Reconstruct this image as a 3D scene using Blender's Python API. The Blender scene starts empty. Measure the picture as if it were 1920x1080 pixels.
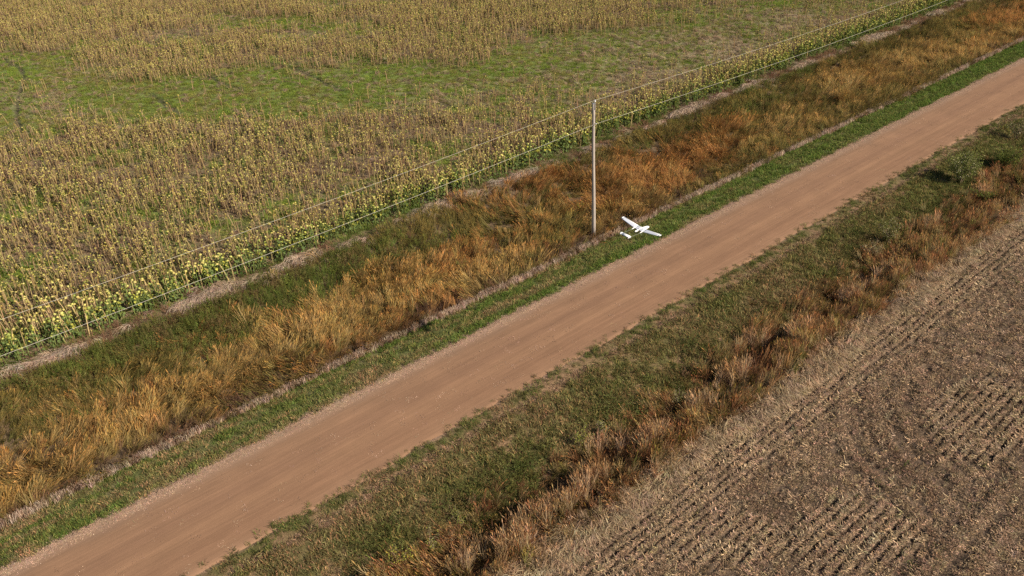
import bpy, bmesh, math, random
import numpy as np
from mathutils import Vector, Matrix

S = bpy.context.scene
C = S.collection
rng = np.random.default_rng(7)
random.seed(7)

# ------------------------------------------------------------------ camera
CAMX, CAMZ = 31.49, 28.0
RX = np.array([0.651635, 0.757007, -0.048079])      # image right, in world axes
UP = np.array([-0.358513, 0.363228, 0.859962])      # image up
BK = np.array([0.668461, -0.543144, 0.508089])      # backwards
FPX = 1600.0                                         # focal length for a 1920 px wide frame
cam = bpy.data.cameras.new("camera")
cam.sensor_width = 36.0
cam.lens = 36.0 * FPX / 1920.0
cam.clip_start = 0.5
cam.clip_end = 6000
co = bpy.data.objects.new("camera", cam)
C.objects.link(co)
co.matrix_world = Matrix(((RX[0], UP[0], BK[0], CAMX), (RX[1], UP[1], BK[1], 0.0),
                          (RX[2], UP[2], BK[2], CAMZ), (0, 0, 0, 1)))
S.camera = co

# ------------------------------------------------------------------ light
SUN_EL, SUN_AZ = math.radians(34), math.radians(21)   # azimuth counted from +X towards +Y
w = bpy.data.worlds.new("World")
S.world = w
w.use_nodes = True
nt = w.node_tree
bg = nt.nodes["Background"]
sky = nt.nodes.new("ShaderNodeTexSky")
sky.sky_type = 'NISHITA'
sky.sun_disc = False
sky.sun_elevation = SUN_EL
sky.sun_rotation = math.pi / 2 - SUN_AZ
nt.links.new(sky.outputs[0], bg.inputs[0])
bg.inputs[1].default_value = 0.055
sl = bpy.data.lights.new("sun", 'SUN')
sl.energy = 4.7
sl.angle = math.radians(0.6)
sl.color = (1.0, 0.885, 0.715)
so = bpy.data.objects.new("sun", sl)
C.objects.link(so)
sd = Vector((math.cos(SUN_EL) * math.cos(SUN_AZ), math.cos(SUN_EL) * math.sin(SUN_AZ), math.sin(SUN_EL)))
so.rotation_euler = sd.to_track_quat('Z', 'Y').to_euler()
so.location = (60, 20, 60)
S.view_settings.view_transform = 'Standard'
S.view_settings.look = 'None'
S.view_settings.gamma = 1.0
S.view_settings.exposure = 0.8
S.render.engine = 'CYCLES'
S.cycles.use_denoising = False
S.cycles.max_bounces = 6
S.cycles.diffuse_bounces = 3
S.cycles.transmission_bounces = 3


# ------------------------------------------------------------------ helpers
def tag(o, label=None, cat=None, group=None, kind=None):
    if label: o['label'] = label
    if cat: o['category'] = cat
    if group: o['group'] = group
    if kind: o['kind'] = kind
    return o


def hash2(ix, iy, seed):
    h = (ix.astype(np.int64) * 374761393 + iy.astype(np.int64) * 668265263 + seed * 1442695041) & 0x7fffffff
    h = ((h ^ (h >> 13)) * 1274126177) & 0x7fffffff
    h = ((h ^ (h >> 16)) * 1103515245 + 12345) & 0x7fffffff
    return (h & 0xffff) / 65535.0


def vnoise(x, y, seed=0):
    x = np.asarray(x, float); y = np.asarray(y, float)
    ix, iy = np.floor(x).astype(np.int64), np.floor(y).astype(np.int64)
    fx, fy = x - ix, y - iy
    fx = fx * fx * (3 - 2 * fx); fy = fy * fy * (3 - 2 * fy)
    a = hash2(ix, iy, seed); b = hash2(ix + 1, iy, seed)
    c = hash2(ix, iy + 1, seed); d = hash2(ix + 1, iy + 1, seed)
    return (a * (1 - fx) + b * fx) * (1 - fy) + (c * (1 - fx) + d * fx) * fy


def fbm(x, y, seed=0, n=4):
    t, a, s = 0, 0.5, 0
    for i in range(n):
        t = t + a * vnoise(x * 2 ** i, y * 2 ** i, seed + i * 17)
        s += a; a *= 0.5
    return t / s


def sstep(a, b, x):
    t = np.clip((x - a) / (b - a), 0, 1)
    return t * t * (3 - 2 * t)


# terrain height: a raised dirt road between two ditches, flat fields on both sides
PX = [-4000, -21, -19.5, -17.5, -12.5, -9, -6.3, -4.5, -3.2, 0, 3.2, 4.6, 7.8, 9.3, 10.3, 11.3, 13, 14, 4000]
PZ = [-.25, -.25, -.32, -.5, -1.0, -.85, -.42, -.2, -.04, .0, -.04, -.14, -.62, -1.12, -.62, -.28, -.10, -.06, -.06]
# ruts in the sunflower field, in photo pixels; turned into world points below
RUT_PX = [[(5, 108), (22, 120), (40, 130), (44, 150), (34, 185), (30, 225), (48, 258)],
          [(385, 142), (420, 158), (452, 168)], [(490, 112), (560, 132), (640, 170)],
          [(310, 62), (380, 68)], [(540, 60), (585, 68)], [(280, 175), (340, 215)]]


def zprof(x):
    return np.interp(x, PX, PZ)


def world(px, py, dz=0.0):
    """photo pixel -> point on the terrain profile (raised by dz)"""
    d = RX * (px - 960) - UP * (py - 540) - BK * FPX
    z = 0.0
    for _ in range(12):
        s = (z + dz - CAMZ) / d[2]
        z = float(zprof(CAMX + d[0] * s))
    return np.array([CAMX + d[0] * s, d[1] * s, z + dz])


def pix(x, y, z):
    vx, vy, vz = x - CAMX, y, z - CAMZ
    a = vx * RX[0] + vy * RX[1] + vz * RX[2]
    b = vx * UP[0] + vy * UP[1] + vz * UP[2]
    c = -(vx * BK[0] + vy * BK[1] + vz * BK[2])
    c = np.where(c > 0.1, c, 0.1)
    return 960 + FPX * a / c, 540 - FPX * b / c


RUTS = [np.array([world(*p)[:2] for p in r]) for r in RUT_PX]


def poly_dist(x, y, lines):
    d = np.full(np.shape(x), 9.0)
    for r in lines:
        for a, b in zip(r[:-1], r[1:]):
            ab = b - a
            t = np.clip(((x - a[0]) * ab[0] + (y - a[1]) * ab[1]) / (ab @ ab), 0, 1)
            d = np.minimum(d, np.hypot(x - a[0] - t * ab[0], y - a[1] - t * ab[1]))
    return d


def rut_depth(x, y):
    return poly_dist(x, y, RUTS)


def ell(px, py, lst):
    t = np.zeros(np.shape(px))
    for cx, cy, rx, ry, wt in lst:
        # the bands in the photo fall slightly to the left, along the field's own lines
        d = ((px - cx) / rx) ** 2 + ((py - cy + .02 * (px - cx)) / ry) ** 2
        t = np.maximum(t, wt * np.exp(-d * d * .7))
    return t


ROW_E = [(1850, 790, 120, 75, 1), (1600, 1010, 130, 70, .9), (1330, 1010, 170, 60, .6), (1450, 880, 120, 40, .35), (1800, 610, 120, 60, .35)]
# swaths left where the harvester turned, traced in a zoomed crop of the photo
TRACK_PX = [[(1440 + .635 * a, 560 + .635 * b) for a, b in q] for q in (
    [(770, 305), (640, 270), (560, 262), (512, 285), (520, 330), (580, 390), (690, 465), (730, 500)],
    [(770, 245), (620, 205), (520, 205), (455, 250), (455, 310), (500, 370), (590, 440), (650, 500)],
    [(760, 185), (600, 150), (490, 165), (405, 225), (375, 300), (400, 370), (470, 450), (570, 540)],
    [(650, 110), (480, 130), (360, 200), (300, 290), (310, 370), (370, 450), (480, 560), (560, 640)],
    [(330, 150), (250, 220), (212, 310), (212, 400), (260, 480), (400, 600), (480, 690)],
    [(60, 590), (120, 640), (200, 690), (280, 780)], [(760, 520), (700, 570), (590, 680), (430, 830)], [(760, 640), (640, 760), (580, 830)])]
TRACKS = []


def row_weight(x, y):
    e = 1 - sstep(14.9, 16.0, x + .8 * (fbm(x * .3, y * .15, 5) - .5) - .05 * np.clip(26 - y, 0, 12))
    px, py = pix(x, y, -.06)
    i = sstep(.3, .6, ell(px + 60 * (fbm(x * .4, y * .3, 6) - .5), py + 40 * (fbm(x * .4, y * .3, 7) - .5), ROW_E)) * .9
    return np.clip(np.maximum(e, i + .12), 0, 1)


def track_dist(x, y):
    if not TRACKS: TRACKS.extend(np.array([world(*p)[:2] for p in r]) for r in TRACK_PX)
    return poly_dist(x, y, TRACKS)


def row_relief(x, y):
    """old crop rows of the stubble field: -1 in a furrow .. 1 on a row"""
    m = sstep(13.1, 13.6, x)
    a = np.cos(2 * np.pi * (x - 13.3 + .16 * (fbm(x * .2, y * .35, 3) - .5)) / .42)
    td = track_dist(x, y)
    lanes = np.exp(-(td / .24) ** 2) - .75 * np.exp(-((td - .55) / .22) ** 2)
    lanes = lanes * (.35 + .9 * fbm(x * .5, y * .5, 8))
    return m, a * row_weight(x, y) * (1 - .7 * np.abs(lanes)), lanes


def height(x, y):
    z = zprof(x)
    off = sstep(3.4, 5, np.abs(x))
    z = z + off * .10 * (fbm(x * .5, y * .35, 11) - .5) + off * .05 * (fbm(x * 2.2, y * 2.2, 12, 2) - .5)
    z = z + sstep(6.5, 8, -x) * sstep(-20, -18, x) * .25 * (fbm(x * .6, y * .4, 14) - .5)
    m, rr, ln = row_relief(x, y)
    z = z + m * (.06 * rr + .06 * ln + .05 * (fbm(x * 1.6, y * 1.6, 15, 2) - .5))
    z = z - .22 * (1 - sstep(.12, .5, rut_depth(x, y))) * sstep(.2, .45, fbm(x * .3, y * .3, 18)) * sstep(20.5, 21, -x)
    return z


# ------------------------------------------------------------------ materials
def mat_new(name):
    m = bpy.data.materials.new(name)
    m.use_nodes = True
    t = m.node_tree
    t.nodes.clear()
    out = t.nodes.new("ShaderNodeOutputMaterial")
    return m, t, out


def nd(t, kind, **kw):
    n = t.nodes.new(kind)
    for k, v in kw.items():
        setattr(n, k, v)
    return n


def math_n(t, op, a, b=None, c=None):
    n = nd(t, "ShaderNodeMath", operation=op)
    for i, v in enumerate((a, b, c)):
        if v is None: continue
        if isinstance(v, (int, float)): n.inputs[i].default_value = v
        else: t.links.new(v, n.inputs[i])
    return n.outputs[0]


def mulcol(t, col, fac):
    n = nd(t, "ShaderNodeVectorMath", operation='SCALE')
    t.links.new(col, n.inputs[0])
    if isinstance(fac, (int, float)): n.inputs['Scale'].default_value = fac
    else: t.links.new(fac, n.inputs['Scale'])
    return n.outputs[0]


def noise_n(t, vec, scale, detail=3, rough=.55):
    n = nd(t, "ShaderNodeTexNoise")
    n.inputs['Scale'].default_value = scale
    n.inputs['Detail'].default_value = detail
    n.inputs['Roughness'].default_value = rough
    t.links.new(vec, n.inputs['Vector'])
    return n.outputs[0]


def maprange(t, v, a, b, c, d):
    n = nd(t, "ShaderNodeMapRange")
    t.links.new(v, n.inputs[0])
    for i, q in enumerate((a, b, c, d)):
        n.inputs[1 + i].default_value = q
    return n.outputs[0]


def leaf_surface(t, out, col, trans=.28, gloss=.0):
    d = nd(t, "ShaderNodeBsdfDiffuse"); tr = nd(t, "ShaderNodeBsdfTranslucent")
    t.links.new(col, d.inputs[0]); t.links.new(col, tr.inputs[0])
    mx = nd(t, "ShaderNodeMixShader")
    mx.inputs[0].default_value = trans
    t.links.new(d.outputs[0], mx.inputs[1]); t.links.new(tr.outputs[0], mx.inputs[2])
    s = mx.outputs[0]
    if gloss:
        g = nd(t, "ShaderNodeBsdfGlossy"); g.inputs['Roughness'].default_value = .5
        m2 = nd(t, "ShaderNodeMixShader"); m2.inputs[0].default_value = gloss
        t.links.new(s, m2.inputs[1]); t.links.new(g.outputs[0], m2.inputs[2]); s = m2.outputs[0]
    t.links.new(s, out.inputs[0])


def mat_scatter(name, trans=.28):
    """vegetation scattered in quantity: colour of the tuft x variation of each blade"""
    m, t, out = mat_new(name)
    a = nd(t, "ShaderNodeAttribute", attribute_type='INSTANCER', attribute_name='tint')
    b = nd(t, "ShaderNodeAttribute", attribute_type='GEOMETRY', attribute_name='bc')
    mu = nd(t, "ShaderNodeVectorMath", operation='MULTIPLY')
    t.links.new(a.outputs['Color'], mu.inputs[0]); t.links.new(b.outputs['Color'], mu.inputs[1])
    leaf_surface(t, out, mu.outputs[0], trans)
    return m


def mat_vc(name, trans=.2):
    """single plants: colour stored per vertex (the plant's own local colour)"""
    m, t, out = mat_new(name)
    b = nd(t, "ShaderNodeAttribute", attribute_type='GEOMETRY', attribute_name='bc')
    tc = nd(t, "ShaderNodeTexCoord")
    n = noise_n(t, tc.outputs['Object'], 9)
    leaf_surface(t, out, mulcol(t, b.outputs['Color'], maprange(t, n, .3, .7, .75, 1.25)), trans)
    return m


def mat_plain(name, col, rough=.6, metal=0.0, var=.15, scale=6, stretch=None, spec=.3):
    m, t, out = mat_new(name)
    tc = nd(t, "ShaderNodeTexCoord")
    vec = tc.outputs['Object']
    if stretch:
        mp = nd(t, "ShaderNodeMapping"); mp.inputs['Scale'].default_value = stretch
        t.links.new(vec, mp.inputs[0]); vec = mp.outputs[0]
    n = noise_n(t, vec, scale, 5, .65)
    rgb = nd(t, "ShaderNodeRGB"); rgb.outputs[0].default_value = (*col, 1)
    c = mulcol(t, rgb.outputs[0], maprange(t, n, .25, .75, 1 - var, 1 + var))
    p = nd(t, "ShaderNodeBsdfPrincipled")
    p.inputs['Roughness'].default_value = rough; p.inputs['Metallic'].default_value = metal
    p.inputs['Specular IOR Level'].default_value = spec
    t.links.new(c, p.inputs['Base Color']); t.links.new(p.outputs[0], out.inputs[0])
    return m


M_SC = mat_scatter("scattered_vegetation")
M_RES = mat_scatter("dry_residue", .08)
M_VC = mat_vc("plant_tissue")
M_WOOD = mat_plain("weathered_pole_wood", (.33, .285, .25), .8, var=.35, scale=3, stretch=(14, 14, 1.0))
M_STEEL = mat_plain("galvanised_steel", (.5, .5, .5), .45, .6)
M_WIRE = mat_plain("aluminium_wire", (.42, .39, .33), .6, .0, spec=.3)
M_PORC = mat_plain("grey_porcelain", (.5, .5, .5), .2)
M_WHITE = mat_plain("white_foam_skin", (.74, .74, .74), .5, var=.04)
M_PANEL = mat_plain("pale_wing_skin", (.54, .56, .63), .5, var=.05)
M_DARK = mat_plain("dark_composite", (.05, .05, .055), .5)
M_GREY = mat_plain("carbon_tube", (.15, .145, .125), .5)


# ------------------------------------------------------------------ ground
def axis_steps(dense0, dense1, step, far0, far1):
    mid = np.arange(dense0, dense1 + 1e-6, step)
    lo, hi = [], []
    d, p = step, dense0
    while p > far0:
        d *= 1.35; p -= d; lo.append(p)
    d, p = step, dense1
    while p < far1:
        d *= 1.35; p += d; hi.append(p)
    return np.array(lo[::-1] + list(mid) + hi)


def grid_mesh(name, xs, ys, zf):
    X, Y = np.meshgrid(xs, ys, indexing='ij')
    Z = zf(X, Y)
    nx, ny = len(xs), len(ys)
    v = np.stack([X, Y, Z], -1).reshape(-1, 3).astype(np.float32)
    i = np.arange(nx - 1)[:, None] * ny + np.arange(ny - 1)[None]
    q = np.stack([i, i + ny, i + ny + 1, i + 1], -1).reshape(-1, 4).astype(np.int32)
    me = bpy.data.meshes.new(name)
    me.vertices.add(len(v)); me.vertices.foreach_set('co', v.ravel())
    me.loops.add(q.size); me.loops.foreach_set('vertex_index', q.ravel())
    me.polygons.add(len(q)); me.polygons.foreach_set('loop_start', np.arange(0, q.size, 4, dtype=np.int32))
    me.update(calc_edges=True)
    me.polygons.foreach_set('use_smooth', np.ones(len(q), bool))
    return me, v


# --- where the sunflower field is green, where its plants stand thick (ellipses read off the photo, in the field's plane)
GREEN_E = [(60, 140, 110, 40, 1), (300, 185, 190, 45, 1), (520, 170, 180, 45, 1), (760, 150, 190, 40, .95), (1000, 130, 160, 35, .9),
           (1180, 85, 140, 30, .9), (1330, 50, 120, 25, .6), (560, 72, 60, 12, .9), (350, 76, 55, 11, .8), (235, 27, 60, 6, .8),
           (490, 38, 130, 9, .7), (640, 50, 60, 8, .5), (20, 215, 60, 50, .7), (1430, 15, 90, 14, .6),
           (90, 105, 55, 12, .7), (690, 8, 60, 6, .6), (1560, 25, 40, 8, .5), (1240, 25, 40, 10, .6)]
DENSE_E = [(140, 40, 220, 60, 1.0), (270, 125, 130, 45, 1.0), (480, 95, 170, 34, .9), (450, 15, 230, 14, .9), (780, 80, 180, 50, 1.0),
           (980, 30, 270, 50, 1.1), (560, 115, 80, 25, .6), (660, 20, 120, 18, .7)]
BARE_E = [(1260, 100, 190, 40, 1), (1130, 150, 130, 25, .8), (820, 175, 100, 22, .5), (1440, 45, 120, 25, .9), (330, 68, 55, 14, .9),
          (570, 72, 60, 14, .9), (160, 142, 60, 16, .7), (60, 205, 90, 40, .5), (700, 55, 60, 16, .4)]


def field_maps(x, y):
    px, py = pix(x, y, -.25)
    wv = 34 * (fbm(x * .10, y * .10, 61) - .5)
    wx = 90 * (fbm(x * .08, y * .08, 62) - .5)
    px, py = px + wx, py + wv
    n1 = fbm(x * .22, y * .22, 63)
    green = np.clip(ell(px, py, GREEN_E) + .75 * sstep(.45, .72, n1) + .12, 0, 1)
    green = np.clip(green + 1.3 * (fbm(x * .7, y * .7, 64) - .5) + .05, 0, 1)
    bare = ell(px, py, BARE_E)
    core = ell(px, py, GREEN_E)
    near = sstep(195, 250, py + .05 * (px - 600))
    edge = 1 - sstep(2, 7, -20.3 - x)
    dense = np.maximum(ell(px, py, DENSE_E), .62 * near)
    dense = np.maximum(dense, .26)
    n2 = fbm(x * .35, y * .35, 65)
    dens = dense * (.32 + 1.25 * sstep(.3, .62, n2)) * (1 - .95 * np.clip(core * 1.2, 0, 1) * (1 - .75 * sstep(.4, .9, ell(px, py, DENSE_E))))
    dens = dens * (1 - .85 * bare)
    dens = np.maximum(dens, edge * .95 * sstep(.25, .45, fbm(x * .5, y * .5, 66) + .12))
    return green, dens, bare, edge


def lerp(a, b, t):
    return a + (b - a) * t[..., None]


def c3(*v):
    return np.array(v, float)


SOIL, LITTER = c3(.105, .075, .062), c3(.17, .105, .07)
def ground_col(x, y):
    n = fbm(x * .5, y * .5, 41); n2 = fbm(x * 1.7, y * 1.7, 42)
    xe = x + .5 * (fbm(x * .9, y * .6, 43) - .5)
    base = np.zeros(np.shape(x) + (3,))
    base[...] = c3(.13, .09, .055)
    # sunflower field
    left = sstep(19.6, 20.6, -xe)
    g, d, b, e = field_maps(x, y)
    f = np.zeros_like(base); f[...] = c3(.165, .118, .075)
    f = lerp(f, np.broadcast_to(c3(.11, .078, .052), f.shape), sstep(.4, .7, n2) * .8)
    f = lerp(f, np.broadcast_to(c3(.115, .16, .036), f.shape), np.clip(g, 0, 1) * .9)
    f = lerp(f, np.broadcast_to(c3(.235, .185, .12), f.shape), np.clip(b * .7, 0, 1))
    rd = 1 - sstep(.15, .5, rut_depth(x, y))
    f = lerp(f, np.broadcast_to(c3(.06, .046, .034), f.shape), rd * .8)
    base = lerp(base, f, left)
    # mown verge left, strip right
    vl = sstep(2.9, 3.3, -xe) * sstep(-6.2, -5.9, xe)
    base = lerp(base, lerp(np.broadcast_to(c3(.09, .10, .034), base.shape), np.broadcast_to(c3(.19, .14, .08), base.shape), sstep(.45, .75, n2) * .6), vl)
    vr = sstep(2.9, 3.3, xe) * sstep(-8.2, -7.4, -xe)
    cr = lerp(np.broadcast_to(c3(.085, .078, .03), base.shape), np.broadcast_to(c3(.19, .12, .07), base.shape), sstep(.4, .7, n2))
    wr = np.exp(-((xe - 4.2 - .15 * (n - .5)) / .3) ** 2)
    cr = lerp(cr, np.broadcast_to(c3(.21, .13, .075), base.shape), wr * .7)
    base = lerp(base, cr, vr)
    # stubble field
    m, rr, ln = row_relief(x, y)
    s = lerp(np.broadcast_to(c3(.115, .082, .06), base.shape) * .55, np.broadcast_to(c3(.185, .128, .086), base.shape), np.clip(.45 + .6 * rr + .5 * ln + .5 * (n2 - .5), 0, 1))
    base = lerp(base, s, sstep(12.9, 13.3, xe))
    # dirt shoulder under and beside the road
    base = lerp(base, np.broadcast_to(c3(.235, .15, .105), base.shape), 1 - sstep(3.0, 3.35, np.abs(xe)))
    return base


xs = axis_steps(-150, 40, .34, -3000, 3000)
xs = np.concatenate([xs[xs < 12.9], np.arange(13.0, 30, .08), xs[xs > 30.1]])
ys = axis_steps(-14, 135, .36, -3000, 3000)
me, gv = grid_mesh("ground", xs, ys, lambda X, Y: height(X, Y) - .04 * (np.abs(X) < 3.2))
col = np.ones((len(gv), 4), np.float32)
col[:, :3] = ground_col(gv[:, 0].astype(float), gv[:, 1].astype(float))
at = me.color_attributes.new("soil", 'FLOAT_COLOR', 'POINT')
at.data.foreach_set('color', col.ravel())
ground = bpy.data.objects.new("ground", me)
C.objects.link(ground)
tag(ground, kind='structure')
m, t, out = mat_new("field_soil")
a = nd(t, "ShaderNodeAttribute", attribute_name='soil')
ge = nd(t, "ShaderNodeNewGeometry")
n1 = noise_n(t, ge.outputs['Position'], 7.0, 6, .7)
n2 = noise_n(t, ge.outputs['Position'], 28.0, 3, .6)
f = math_n(t, 'MULTIPLY', maprange(t, n1, .3, .7, .55, 1.45), maprange(t, n2, .3, .7, .65, 1.35))
p = nd(t, "ShaderNodeBsdfPrincipled"); p.inputs['Roughness'].default_value = .95; p.inputs['Specular IOR Level'].default_value = .1
t.links.new(mulcol(t, a.outputs['Color'], f), p.inputs['Base Color'])
bp = nd(t, "ShaderNodeBump"); bp.inputs['Strength'].default_value = .9; bp.inputs['Distance'].default_value = .06
t.links.new(n1, bp.inputs['Height']); t.links.new(bp.outputs[0], p.inputs['Normal'])
t.links.new(p.outputs[0], out.inputs[0])
me.materials.append(m)

# ------------------------------------------------------------------ road
rys = np.arange(-40, 320, .4)
rxs = np.concatenate([[-1.04], np.linspace(-1, 1, 27), [1.04]])
me, rv = grid_mesh("road", rxs, rys, lambda X, Y: X * 0)
wl = 3.08 + .22 * (fbm(rv[:, 1] * .35, rv[:, 1] * 0 + 3, 71) - .5) + .16 * (fbm(rv[:, 1] * 1.6, rv[:, 1] * 0 + 8, 72, 2) - .5)
wr_ = 3.06 + .30 * (fbm(rv[:, 1] * .35, rv[:, 1] * 0 + 5, 73) - .5) + .22 * (fbm(rv[:, 1] * 1.6, rv[:, 1] * 0 + 9, 74, 2) - .5)
s_ = rv[:, 0].copy()
rv[:, 0] = np.where(s_ < 0, s_ * wl, s_ * wr_)
ao = np.abs(s_)
rv[:, 2] = np.interp(ao, [0, .9, 1.0, 1.03, 1.05], [.045, .0, -.025, -.12, -.2])
# two pairs of shallow wheel tracks and small ridges of loose gravel between them
rv[:, 2] += -.014 * np.exp(-((np.abs(rv[:, 0]) - .95) / .4) ** 2) + .012 * (fbm(rv[:, 0] * 3, rv[:, 1] * .3, 75) - .5)
me.vertices.foreach_set('co', rv.ravel()); me.update()
road = bpy.data.objects.new("road", me); C.objects.link(road)
tag(road, kind='structure')
m, t, out = mat_new("packed_dirt_road")
ge = nd(t, "ShaderNodeNewGeometry")
mp = nd(t, "ShaderNodeMapping"); mp.inputs['Scale'].default_value = (2.6, .05, 1); t.links.new(ge.outputs['Position'], mp.inputs[0])
st = noise_n(t, mp.outputs[0], 1.0, 6, .62)
mp2 = nd(t, "ShaderNodeMapping"); mp2.inputs['Scale'].default_value = (9, .55, 1); t.links.new(ge.outputs['Position'], mp2.inputs[0])
st2 = noise_n(t, mp2.outputs[0], 1.0, 4, .6)
bl = noise_n(t, ge.outputs['Position'], .45, 4)
fi = noise_n(t, ge.outputs['Position'], 26, 4, .75)
sx = nd(t, "ShaderNodeSeparateXYZ"); t.links.new(ge.outputs['Position'], sx.inputs[0])
X = sx.outputs[0]
ramp = nd(t, "ShaderNodeValToRGB")
e = ramp.color_ramp.elements
e[0].position = .0; e[0].color = (0.240, 0.159, 0.116, 1)
e[1].position = 1.0; e[1].color = (0.211, 0.124, 0.080, 1)
for pos, cc in ((.10, (0.240, 0.153, 0.107)), (.2, (0.209, 0.122, 0.077)), (.34, (0.224, 0.128, 0.080)), (.45, (0.207, 0.117, 0.074)), (.62, (0.224, 0.128, 0.079)), (.78, (0.207, 0.116, 0.072)), (.9, (0.218, 0.124, 0.077))):
    q = e.new(pos); q.color = (*cc, 1)
wx = math_n(t, 'ADD', X, math_n(t, 'MULTIPLY', math_n(t, 'SUBTRACT', bl, .5), .8))
t.links.new(maprange(t, wx, -3.15, 3.15, 0, 1), ramp.inputs[0])
k = math_n(t, 'MULTIPLY', maprange(t, st, .3, .7, .86, 1.13), maprange(t, st2, .3, .7, .92, 1.08))
k = math_n(t, 'MULTIPLY', k, maprange(t, fi, .3, .7, .90, 1.1))
k = math_n(t, 'MULTIPLY', k, maprange(t, bl, .3, .7, .93, 1.07))
p = nd(t, "ShaderNodeBsdfPrincipled"); p.inputs['Roughness'].default_value = .92; p.inputs['Specular IOR Level'].default_value = .15
hue = nd(t, "ShaderNodeVectorMath", operation='MULTIPLY'); t.links.new(ramp.outputs[0], hue.inputs[0]); hue.inputs[1].default_value = (1.015, 1.015, .97)
t.links.new(mulcol(t, hue.outputs[0], k), p.inputs['Base Color'])
bp = nd(t, "ShaderNodeBump"); bp.inputs['Strength'].default_value = .35; bp.inputs['Distance'].default_value = .02
t.links.new(math_n(t, 'ADD', fi, st2), bp.inputs['Height']); t.links.new(bp.outputs[0], p.inputs['Normal'])
t.links.new(p.outputs[0], out.inputs[0])
me.materials.append(m)


# ------------------------------------------------------------------ mesh collector with vertex colours
class MB:
    def __init__(s): s.v, s.f, s.c = [], [], []

    def add(s, vs, fs, c):
        o = len(s.v)
        s.v += [tuple(q) for q in vs]
        s.f += [tuple(i + o for i in q) for q in fs]
        if len(vs) and np.ndim(c) == 1: c = [c] * len(vs)
        s.c += [tuple(q[:3]) + (1,) for q in c]

    def ribbon(s, pts, widths, side, c):
        """flat strip along pts; side = width direction; last width 0 makes a point"""
        vs, cs = [], []
        for k, (p, wd) in enumerate(zip(pts, widths)):
            vs += [p - side * wd / 2, p + side * wd / 2]
            cc = c[k] if np.ndim(c) == 2 else c
            cs += [cc, cc]
        fs = [(2 * k, 2 * k + 1, 2 * k + 3, 2 * k + 2) for k in range(len(pts) - 1)]
        s.add(vs, fs, cs)

    def tube(s, pts, radii, n, c, cap=True):
        vs, cs = [], []
        pts = [np.asarray(p, float) for p in pts]
        for k, p in enumerate(pts):
            d = pts[min(k + 1, len(pts) - 1)] - pts[max(k - 1, 0)]
            d = d / (np.linalg.norm(d) + 1e-9)
            u = np.cross(d, (0, 0, 1) if abs(d[2]) < .9 else (1, 0, 0)); u /= np.linalg.norm(u)
            w_ = np.cross(d, u)
            for j in range(n):
                a_ = 2 * math.pi * j / n
                vs.append(p + radii[k] * (math.cos(a_) * u + math.sin(a_) * w_)); cs.append(c)
        fs = [(k * n + j, k * n + (j + 1) % n, (k + 1) * n + (j + 1) % n, (k + 1) * n + j) for k in range(len(pts) - 1) for j in range(n)]
        if cap: fs += [tuple(range(n))[::-1], tuple((len(pts) - 1) * n + j for j in range(n))]
        s.add(vs, fs, cs)

    def leaf(s, base, d, up, length, width, c, fold=.25):
        """diamond leaf with a mid-rib fold"""
        d = d / np.linalg.norm(d)
        sd = np.cross(d, up); sd /= (np.linalg.norm(sd) + 1e-9)
        nn = np.cross(sd, d)
        tip = base + d * length - nn * length * .12
        mid = base + d * length * .45
        s.add([base, mid + sd * width / 2 + nn * fold * width, tip, mid - sd * width / 2 + nn * fold * width], [(0, 1, 2), (0, 2, 3)], c)

    def mesh(s, name, mats, smooth=False):
        me = bpy.data.meshes.new(name)
        me.from_pydata(s.v, [], s.f)
        if s.c:
            at = me.color_attributes.new("bc", 'FLOAT_COLOR', 'POINT')
            at.data.foreach_set('color', np.array(s.c, np.float32).ravel())
        for m_ in (mats if isinstance(mats, list) else [mats]): me.materials.append(m_)
        if smooth: me.polygons.foreach_set('use_smooth', np.ones(len(me.polygons), bool))
        me.update()
        return me


def newobj(name, me, parent=None, loc=None):
    o = bpy.data.objects.new(name, me)
    C.objects.link(o)
    if parent: o.parent = parent
    if loc is not None: o.location = tuple(loc)
    return o


def rv2():
    a_ = random.uniform(0, 2 * math.pi)
    return np.array([math.cos(a_), math.sin(a_), 0])


Z = np.array([0, 0, 1.0])


def J(c, k=.25):
    """jitter a colour multiplier"""
    b = 1 + random.uniform(-k, k)
    return np.array([c[0] * b * (1 + random.uniform(-.06, .06)), c[1] * b, c[2] * b * (1 + random.uniform(-.1, .1))])


# ------------------------------------------------------------------ tufts used for the uncountable vegetation
def p_tall(n=26, L=(.75, 1.25), r=.16, wd=.017, bend=.45, plume=.3):
    b = MB()
    for _ in range(n):
        a_ = rv2(); p0 = a_ * random.uniform(0, r); l = random.uniform(*L)
        d = a_ * .6 + rv2() * .4; bd = bend * random.uniform(.3, 1.4)
        pts = [p0 + Z * l * q * (1 - .25 * bd * q) + d * l * bd * q ** 2 * .8 for q in (0, .35, .7, 1)]
        side = np.cross(d, Z) * .6 + rv2() * .6; side[2] = 0; side /= np.linalg.norm(side) + 1e-6
        c = J((1, 1, 1), .32)
        tip = J((1.15, 1.05, .95), .25)
        b.ribbon(pts, [wd, wd * 1.1, wd * .8, .004], side, [c * .9, c, c, tip])
        if random.random() < plume:
            q = pts[-1]; dd = pts[-1] - pts[-2]; dd /= np.linalg.norm(dd)
            b.ribbon([q - dd * .12, q - dd * .02, q + dd * .10], [.008, .035, .004], side, J((1.25, 1.02, .8), .2))
    return b.mesh("tall_tuft", M_SC)


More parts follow.
